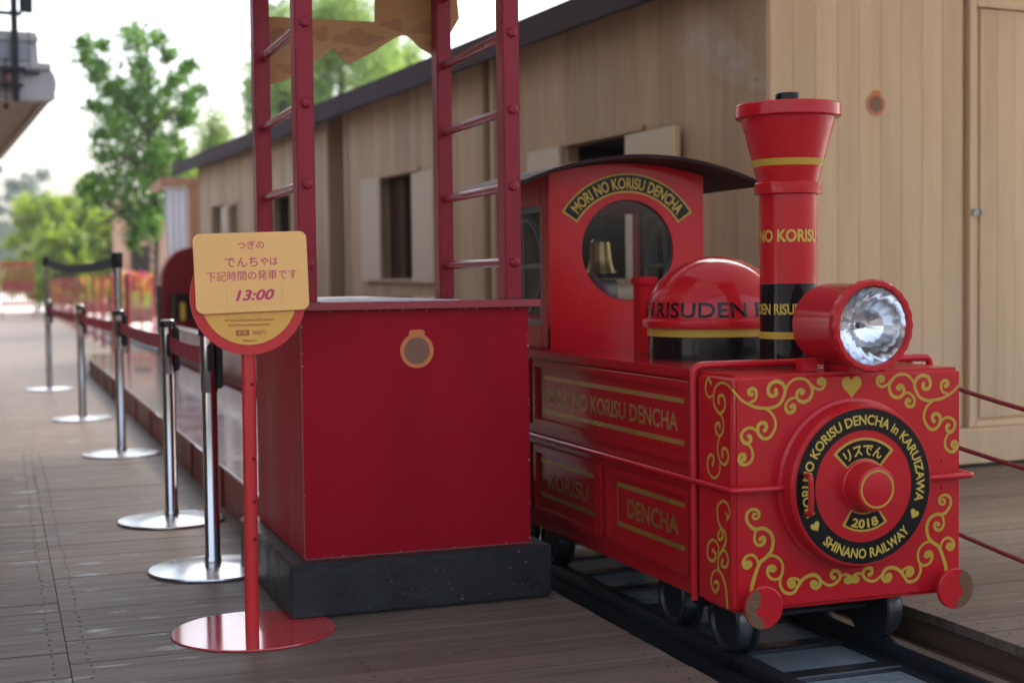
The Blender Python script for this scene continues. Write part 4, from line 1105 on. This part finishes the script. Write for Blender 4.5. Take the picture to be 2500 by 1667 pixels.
# ------------------------------------------------------------------ belt stanchions
def stanchion(loc, label, ext=0.0, hz=0.95):
    t = thing("belt_stanchion", loc, label, "stanchion", "chrome belt stanchions along the boarding step")
    x, y, _ = loc
    MB().lathe([(0.0, 0.001), (0.246, 0.001), (0.250, 0.006), (0.247, 0.012), (0.12, 0.020), (0.045, 0.027), (0.0, 0.028)], (x, y, 0), 'z', 56).build("base", "chrome_base", t)
    MB().lathe([(0.033, 0.026), (0.033, 0.05), (0.030, 0.055), (0.030, 0.70)], (x, y, 0), 'z', 28).build("pole", "chrome", t)
    MB().lathe([(0.0315, 0.70), (0.034, 0.705), (0.034, hz - 0.03)], (x, y, 0), 'z', 28).build("sleeve", "chrome", t)
    h = MB().lathe([(0.0345, hz - 0.03), (0.0385, hz - 0.027), (0.0385, hz - 0.008), (0.036, hz), (0.0, hz + 0.001)], (x, y, 0), 'z', 28).build("cap", "black_paint", t)
    MB().box(x + 0.026, x + 0.05, y - 0.036, y + 0.036, hz - 0.235, hz - 0.03).box(x - 0.012, x + 0.012, y - 0.052, y - 0.035, hz - 0.17, hz - 0.06).build("belt_cassette", "black_paint", t, bevel=0.006)
    MB().lathe([(0.0, hz + 0.0015), (0.033, hz + 0.0015), (0.03, hz + 0.006), (0.0, hz + 0.007)], (x, y, 0), 'z', 24).build("cap_plate", "chrome_base", t)
    if ext:
        e = MB().lathe([(0.026, hz + 0.007), (0.026, ext)], (x, y, 0), 'z', 24).build("extension_pole", "chrome", t)
        MB().lathe([(0.034, ext - 0.10), (0.036, ext - 0.09), (0.036, ext), (0.0, ext + 0.002)], (x, y, 0), 'z', 24).build("extension_head", "black_paint", e)
    return t
ST = [((0.765, 5.63, 0), "nearest chrome belt stanchion, beside the red sign pole", 0), ((0.745, 6.87, 0), "second nearest chrome stanchion, between the nearest one and the tall one", 0),
      ((0.735, 9.68, 0), "chrome stanchion with extension and blue belt, nearer of the two tall ones", 1.33), ((0.63, 12.35, 0), "plain chrome stanchion between the two tall stanchions", 0),
      ((0.485, 16.0, 0), "farthest chrome stanchion, tall, with the far end of the blue belt", 1.42)]
SO = [stanchion(*a) for a in ST]
def belt(t, a, b, z, mat, sag=0.02, hgt=0.068, zb=None):
    zb = z if zb is None else zb
    n = 14; vs = []; fs = []
    dx, dy = b[0] - a[0], b[1] - a[1]; l = math.hypot(dx, dy)
    a2 = (a[0] + dx / l * 0.036, a[1] + dy / l * 0.036); b2 = (b[0] - dx / l * 0.036, b[1] - dy / l * 0.036)
    for i in range(n + 1):
        f = i / n
        px, py = a2[0] + (b2[0] - a2[0]) * f, a2[1] + (b2[1] - a2[1]) * f
        zz = z + (zb - z) * f - sag * 4 * f * (1 - f)
        vs += [(px, py, zz - hgt / 2), (px, py, zz + hgt / 2), (px + 0.0015, py, zz + hgt / 2), (px + 0.0015, py, zz - hgt / 2)]
    for i in range(n):
        for k in range(4):
            fs.append((4 * i + k, 4 * i + (k + 1) % 4, 4 * i + 4 + (k + 1) % 4, 4 * i + 4 + k))
    m = MB(); m.add(vs, fs)
    return m.build("belt", mat, t)
for i in range(4):
    belt(SO[i], ST[i][0], ST[i + 1][0], 0.845, "belt_red", sag=0.012)
belt(SO[2], ST[2][0], ST[4][0], 1.28, "belt_blue", sag=0.06, zb=1.36)

# ------------------------------------------------------------------ rope barrier on the far side of the locomotive
rb = thing("rope_barrier", (3.22, 4.0, 0), "three dark red sagging ropes strung past the locomotive's far side", "barrier")
for yy in (0.2, 5.4):
    MB().lathe([(0.14, 0.001), (0.14, 0.012), (0.022, 0.016), (0.022, 1.02), (0.0, 1.03)], (3.22, yy, 0), 'z', 24).build("post", "fence_red", rb)
for z0, zs in ((0.96, 0.35), (0.68, 0.25), (0.39, 0.28)):
    pts = [(3.22, 5.4 - 5.2 * k / 30, z0 - zs * 4 * (k / 30) * (1 - k / 30)) for k in range(31)]
    MB().tube(pts, 0.0085, 8).build("rope", "rope_red", rb)

# ------------------------------------------------------------------ red post-and-rope fences beside the far track
def rope_fence(x, y0, y1, n, label, step_x=0.0):
    t = thing("post_fence", (x, y0, 0), label, "fence", "red fences beside the far track")
    ys = [y0 + (y1 - y0) * (k / (n - 1)) ** 1.35 for k in range(n)]
    for k, yy in enumerate(ys):
        xx = x + step_x * k / (n - 1)
        MB().lathe([(0.03, -0.03), (0.03, 1.22), (0.036, 1.225), (0.036, 1.26), (0.0, 1.28)], (xx, yy, 0), 'z', 10).build("post", "fence_red", t)
    for z in (1.12, 0.75, 0.38):
        MB().tube([(x + step_x * k / (n - 1), yy, z) for k, yy in enumerate(ys)], 0.007, 6).build("rail", "fence_red", t)
    return t
rope_fence(1.72, 21.0, 58.0, 14, "red post fence along the deck side of the far track")
rope_fence(3.02, 23.5, 60.0, 12, "red post fence along the yard side of the far track", 0.6)
gt = thing("red_barrier", (0.6, 50, 0), "red slatted barrier closing the far end of the deck", "barrier")
for q in (1.76, 0.42): MB().box(0.05, 1.12, 50.0, 50.06, q, q + .1).build("frame_rail", "fence_red", gt)
for k in range(9):
    MB().box(0.06 + k * 0.125, 0.11 + k * 0.125, 50.01, 50.05, 0.0 if k % 8 == 0 else 0.5, 1.77).build("slat", "fence_red", gt)
MB().box(0.07, 1.10, 50.02, 50.04, 0.9, 1.25).build("cross_panel", "platform_side", gt)

# ------------------------------------------------------------------ grey canopy of the old station at upper left
oc = thing("station_canopy", (0.55, 14.6, 2.9), "grey rounded canopy end with boarded underside and iron fittings at the upper left", "canopy", rz=R(3.6), local=True)
# local frame: x right, y away, z up from the lower corner
k_ = 0.00403
pf = [(-4.0, 0.05), (-0.02, 0.0)] + [(0.02 + 0.0, 0.03)] + [(-0.095 + 0.125 * math.cos(R(t)), 0.17 + 0.17 * math.sin(R(t))) for t in range(-30, 91, 12)] + [(-0.13, 0.36), (-0.145, 0.66), (-4.0, 0.69)]
MB().prism(pf, lambda u, v, d: (u, d, v), 0.0, 0.12).build("end_board", "grey_trim", oc, bevel=0.008)
pf2 = [(-4.0, 0.20), (-0.06, 0.17), (-0.0, 0.04)] + [(-0.10 + 0.12 * math.cos(R(t)), 0.17 + 0.16 * math.sin(R(t))) for t in range(-30, 91, 12)] + [(-0.14, 0.36), (-0.155, 0.64), (-4.0, 0.67)]
MB().prism(pf2, lambda u, v, d: (u, d, v), 0.121, 7.6).build("roof_body", "grey_trim", oc)
MB().box(-0.92, -0.21, -0.02, -0.001, 0.38, 0.56).build("grey_panel", "grey_panel", oc, bevel=0.006)
MB().box(-2.4, -0.13, -0.03, -0.001, 0.565, 0.62).box(-2.4, -0.02, -0.028, -0.001, 0.30, 0.365).build("trim_rail", "grey_trim", oc, bevel=0.006)
MB().box(-0.28, -0.13, -0.05, -0.029, 0.245, 0.275).build("bracket", "black_iron", oc)
for k in range(24):
    MB().box(-4.0, -0.075, 0.16 + k * 0.31, 0.16 + k * 0.31 + 0.17, 0.05 + 0.00 * k, 0.13).build("soffit_slat", "eave_wood", oc)
MB().box(-0.10, -0.062, 0.13, 7.6, 0.0, 0.17).build("edge_beam", "eave_wood", oc)
MB().lathe([(0.0, -0.16), (0.07, -0.14), (0.09, -0.05), (0.06, 0.0)], (-0.05, 7.55, 0), 'z', 14).build("downpipe_hopper", "grey_trim", oc)
m = MB()
m.tube([(-0.148, -0.01, 0.66), (-0.155, -0.01, 1.4)], 0.006, 6)
m.build("wire", "black_iron", oc)
m = MB()
m = MB()
m.box(-0.80, -0.74, -0.08, -0.03, -0.02, 1.15).box(-1.3, -0.68, -0.09, -0.035, 0.27, 0.31).box(-1.3, -0.70, -0.09, -0.035, 0.12, 0.15).box(-0.72, -0.60, -0.08, -0.05, 0.83, 1.05).box(-1.1, -0.48, -0.085, -0.06, 1.01, 1.04)
m.box(-1.02, -0.97, -0.08, -0.03, 0.2, 1.15).box(-1.3, -0.70, -0.08, -0.035, 0.80, 0.835).box(-1.3, -0.75, -0.08, -0.035, 1.07, 1.12)
m.tube([(-0.86, -0.06, -0.08), (-0.86, -0.06, 0.4)], 0.008, 6).tube([(-0.64, -0.06, 0.3), (-0.64, -0.06, 0.85)], 0.005, 6)
m.lathe([(0.0, -0.10), (0.03, -0.08), (0.03, -0.05), (0.0, -0.04)], (-0.86, -0.06, 0.0), 'z', 10)
for q in range(len(m.v)): m.v[q] = (m.v[q][0] + 0.42, m.v[q][1], m.v[q][2])
m.build("iron_fitting", "black_iron", oc)
MB().box(-0.47, -0.37, -0.06, -0.031, 0.15, 0.26).build("ceramic_insulator", "coach_side", oc, bevel=0.02)
MB().box(-3.6, -3.4, 0.3, 0.5, -2.9, 0.0495).box(-3.6, -3.4, 6.8, 7.0, -2.9, 0.0495).build("support_post", "grey_trim", oc)

# ------------------------------------------------------------------ curtained booth past the shed
bo = thing("curtain_booth", (3.0, 27.5, 0), "small timber booth with a white curtain beyond the end of the shed", "booth")
MB().box(2.90, 4.6, 27.4, 27.6, 2.95, 3.10).box(2.92, 3.05, 27.6, 29.6, 2.95, 3.09).build("beam", "booth_wood", bo)
for xx in (3.42, 4.3): MB().box(xx, xx + 0.14, 27.45, 27.59, 0.0, 2.949).build("post", "booth_wood", bo)
MB().box(3.561, 4.299, 27.5, 27.55, 0.0, 2.949).box(3.45, 4.4, 29.4, 29.5, 0.0, 2.949).build("wall_panel", "booth_wood", bo)
n = 40; vs = []; fs = []
for r_ in range(13):
    z = 2.93 - r_ * 0.19
    for i in range(n + 1):
        f = i / n
        x = 2.98 + 0.42 * f * (1 - 0.30 * max(0, (r_ - 4) / 9)) + 0.10 * max(0, (r_ - 4) / 9)
        vs.append((x, 27.5 + 0.035 * math.sin(f * 24 + 0.12 * r_), z))
for r_ in range(12):
    for i in range(n): a = r_ * (n + 1) + i; fs.append((a, a + 1, a + n + 2, a + n + 1))
m = MB(); m.add(vs, fs); m.build("curtain", "white_cloth", bo)

# ------------------------------------------------------------------ brick house in the far yard
hs = thing("brick_house", (6.5, 50, 0), "pinkish brick house far behind the tall tree", "house")
MB().box(3.62, 3.95, 49.0, 49.4, -0.03, 4.2).build("brick_pillar", "brick", hs)
MB().box(4.05, 10.0, 50.0, 54.0, -0.03, 3.3).build("wall", "brick", hs)
for k in range(4): MB().box(4.25 + k * 1.3, 4.9 + k * 1.3, 49.97, 49.999, 1.0, 2.4).build("window", "dark_interior", hs)
m = MB(); m.prism([(3.5, 3.31), (10.4, 3.31), (7.0, 4.6)], lambda u, v, d: (u, d, v), 49.5, 54.5); m.build("roof", "roof_metal", hs)

# ------------------------------------------------------------------ trees
def leaf_cloud(name, mat, parent, clumps, size, seed, aspect=0.6, droop=0.0, flat=0.0):
    """clumps: (x, y, z, radius, squash, count)"""
    rr = random.Random(seed); vs = []; fs = []
    for (cx, cy, cz, r, sq, n) in clumps:
        for _ in range(n):
            a, b, c = rr.gauss(0, .5), rr.gauss(0, .5), rr.gauss(0, .5)
            p = Vector((cx + a * r, cy + b * r, cz + c * r * sq))
            u = Vector((rr.gauss(0, 1), rr.gauss(0, 1), rr.gauss(0, 1) * (1 - flat) - droop)).normalized()
            w_ = u.cross(Vector((rr.gauss(0, 1), rr.gauss(0, 1), rr.gauss(0, 1)))).normalized()
            l = size * rr.uniform(0.6, 1.35); h_ = l * aspect
            k = len(vs)
            vs += [p - u * l * .5, p - u * l * .1 + w_ * h_ * .5, p + u * l * .5, p - u * l * .1 - w_ * h_ * .5]
            fs.append((k, k + 1, k + 2, k + 3))
    m = MB(); m.add(vs, fs)
    me = bpy.data.meshes.new(name)
    root = parent
    while root.parent is not None: root = root.parent
    org = ORG.get(root, Vector((0, 0, 0)))
    me.from_pydata([(v[0] - org[0], v[1] - org[1], v[2] - org[2]) for v in m.v], [], m.f)
    me.materials.append(MATS[mat])
    o = bpy.data.objects.new(name, me); col.objects.link(o); o.parent = parent
    return o

def limb(m, a, b, r0, r1, bend, rr):
    a, b = Vector(a), Vector(b); pts = []; n = 6
    off = Vector((rr.uniform(-1, 1), rr.uniform(-1, 1), rr.uniform(-.3, .3))) * bend
    for i in range(n + 1):
        f = i / n; pts.append(a.lerp(b, f) + off * math.sin(f * math.pi))
    m.tube(pts, [r0 + (r1 - r0) * i / n for i in range(n + 1)], 7)

# tall maple-like tree right of the deck
TX, TY_ = 3.40, 33.0
tr = thing("maple_tree", (TX, TY_, -0.03), "tall slender green tree standing beyond the shed against the sky", "tree")
rr = random.Random(21)
trunk = MB()
trunk.tube([(TX, TY_, -0.05), (TX - .05, TY_, 1.2), (TX + .02, TY_, 2.6), (TX - .12, TY_, 4.4), (TX - .10, TY_, 6.0), (TX - .2, TY_, 7.0)], [.085, .07, .06, .045, .03, .012], 9)
def at_px(px, py, yy):   # metric position of a branch tip, from its bearing at distance yy
    u = (px - 1250) / 3472; q = (0.9409 * u + 0.3387) / (0.9409 - 0.3387 * u)
    D_ = q * yy * 0.3387 + yy * 0.9409
    hor = 695 - 0.012 * px
    return (q * yy, yy, 1.13 + (hor - py) / 3472 * D_)
tips = [(222,112,26),(268,118,20),(225,150,24),(258,165,26),(248,190,22),(345,85,34),(400,100,30),(345,110,34),(425,140,24),(360,160,34),(365,190,36),(470,175,22),(480,162,18),(455,190,18),(500,222,24),(475,240,26),
        (350,230,44),(390,250,44),(300,215,28),(280,225,26),(240,262,22),(270,270,36),(320,280,44),(370,300,50),(430,280,36),(470,280,28),(440,200,24),(300,330,46),(350,350,52),(410,340,44),(455,300,24),
        (255,330,26),(260,380,30),(300,390,44),(350,410,52),(405,400,44),(450,385,30),(245,440,34),(290,445,44),(340,460,54),(390,450,46),(440,440,28),(220,465,26),(260,485,34),(310,510,40),(360,520,44),(395,500,36),(345,560,34),(380,555,30),(330,590,22),(300,300,34),(420,230,26),(330,250,36),(390,375,40),(440,350,26)]
clumps = []
for (px, py, rp) in tips:
    yy = TY_ + rr.uniform(-1.0, 1.0)
    c = at_px(px, py, yy); r = rp * 32 / 3472 * 0.98
    clumps.append((c[0], c[1], c[2], r, 0.85, int(34 + 3.9 * rp)))
    zz = max(1.4, min(c[2] - 0.5 - 0.45 * abs(c[0] - TX), 6.6))
    limb(trunk, (TX - 0.02 * zz, TY_, zz), c, 0.028, 0.008, 0.10, rr)
trunk.build("trunk", "bark", tr)
leaf_cloud("crown", "leaf_maple", tr, clumps, 0.125, 5, aspect=0.75)

# weeping larches behind the shed
def larch(x, y, h, spread, seed, label, n=120, z0=2.2):
    t = thing("larch_tree", (x, y, -0.03), label, "tree", "larches behind the shed")
    rr = random.Random(seed)
    tm = MB(); tm.tube([(x, y, -0.05), (x + .1, y, h * .4), (x - .05, y, h * .75), (x, y, h)], [.22, .17, .09, .02], 8)
    clumps = []
    for k in range(n):
        z = z0 + (h - z0) * rr.random() ** 0.85
        sp = spread * (1.10 - (z / h) ** 2.2 * 0.75) * math.sqrt(rr.uniform(0.08, 1))
        a = rr.uniform(0, 2 * math.pi)
        px, py = x + sp * math.cos(a), y + sp * math.sin(a)
        if k % 4 == 0: limb(tm, (x, y, z + 0.3), (px, py, z), 0.04, 0.008, 0.25, rr)
        ln = rr.randint(3, 6)
        for j in range(ln):
            clumps.append((px + rr.gauss(0, .06), py + rr.gauss(0, .06), z - j * 0.22, 0.36 - 0.025 * j, 1.1, 34))
    tm.build("trunk", "bark", t)
    leaf_cloud("crown", "leaf_larch", t, clumps, 0.15, seed + 1, aspect=0.33, droop=0.9)
larch(8.9, 38.0, 9.0, 2.7, 31, "broadest weeping larch behind the shed, between the ladder posts", 240)
larch(7.1, 37.0, 8.3, 1.45, 41, "weeping larch behind the left pair of ladder posts", 110)
larch(5.5, 39.0, 5.6, 0.9, 43, "smallest weeping larch, left of the ladder posts", 34)
larch(11.0, 40.0, 8.4, 1.6, 51, "weeping larch farthest right above the shed roof", 90)

def bush(name, x, y, h, r, seed, label, mat, group=None, size=0.22, n=46, cnt=200):
    t = thing(name, (x, y, -0.25), label, "tree", group)
    rr = random.Random(seed); tm = MB(); clumps = []
    tm.tube([(x, y, -0.25), (x + .05, y, h * .45), (x, y, h * .8)], [.10, .07, .02], 7)
    for k in range(n):
        a = rr.uniform(0, 2 * math.pi); z = 0.5 + (h - 0.7) * rr.random()
        q = r * math.sqrt(rr.random()) * (1 - 0.5 * (z / h) ** 2)
        c = (x + q * math.cos(a), y + q * math.sin(a), z)
        clumps.append((c[0], c[1], c[2], rr.uniform(.35, .62) * r * 0.55, 0.8, cnt))
        if k % 3 == 0: limb(tm, (x, y, max(.3, z - .6)), c, 0.03, 0.008, .1, rr)
    tm.build("trunk", "bark", t); leaf_cloud("crown", mat, t, clumps, size, seed + 7, aspect=0.7)
    return t
g = "yellow-green trees at the end of the deck"
bush("garden_tree", 1.75, 72, 5.3, 1.5, 61, "yellow-green tree at far left, standing over the red barrier", "leaf_hedge", g)
bush("garden_tree", 2.3, 58, 3.2, 1.1, 66, "lowest yellow-green shrub, right behind the red barrier", "leaf_hedge", g)
bush("garden_tree", 3.0, 66, 5.2, 1.5, 62, "yellow-green tree between the red barrier and the tall tree", "leaf_hedge", g)
bush("garden_tree", 4.4, 70, 6.0, 1.7, 63, "yellow-green tree directly left of the tall slender tree", "leaf_hedge", g)
bush("garden_tree", 4.2, 60, 4.2, 1.3, 64, "lower yellow-green tree in front of the others, above the blue belt", "leaf_hedge", g)
bush("garden_tree", 7.2, 62, 6.2, 2.2, 65, "yellow-green tree showing through behind the tall slender tree", "leaf_hedge", g)
for i, (x, y, h, r, lb) in enumerate(((1.1, 150, 11.5, 2.3, "pale hazy tree far away at the left edge of the view"), (3.6, 165, 13.5, 3.0, "taller pale hazy tree far behind the yellow-green trees"), (-0.6, 170, 8.5, 3.2, "low pale hazy tree farthest left at the horizon"))):
    bush("distant_tree", x, y, h, r, 80 + i, lb, "leaf_far", "hazy far trees", 0.5, 30, 60)

# flower beds
def flowers(x, y, w_, seed, label, cols):
    t = thing("flower_bed", (x, y, -0.03), label, "flower bed", "flower beds by the far track")
    MB().box(x - w_ / 2, x + w_ / 2, y - .25, y + .25, -0.03, 0.40).build("planter_box", "coach_side", t)
    rr = random.Random(seed)
    leaf_cloud("foliage", "leaf_hedge", t, [(x - w_ / 2 + w_ * (k + .5) / 6, y, 0.75, 0.36, 1.2, 70) for k in range(6)], 0.12, seed)
    for c in cols:
        leaf_cloud("blossoms", c, t, [(x - w_ / 2 + w_ * rr.random(), y - .2, rr.uniform(.9, 1.35), 0.16, 0.8, 26) for k in range(9)], 0.13, seed + 3, aspect=0.95)
flowers(3.0 + 0.75, 43.0, 1.0, 91, "planter of yellow and pink flowers just left of the brick pillar", ("flower_yellow", "flower_pink"))
flowers(3.9, 57.5, 1.8, 92, "planter of yellow flowers above the middle of the blue belt", ("flower_yellow",))

# ------------------------------------------------------------------ air between here and the far trees
hz = bpy.data.materials.new("haze"); hz.use_nodes = True
nt = hz.node_tree; nt.nodes.remove(nt.nodes["Principled BSDF"])
hv = nt.nodes.new("ShaderNodeVolumePrincipled"); hv.inputs['Color'].default_value = (0.93, 0.96, 1.0, 1); hv.inputs['Density'].default_value = 0.0006
nt.links.new(hv.outputs[0], nt.nodes["Material Output"].inputs['Volume'])
hb = MB().box(-70, 90, -30, 260, -1.6, 16).build("haze", hz, None)
hb["kind"] = "stuff"; hb["label"] = "thin pale summer haze over the far trees"
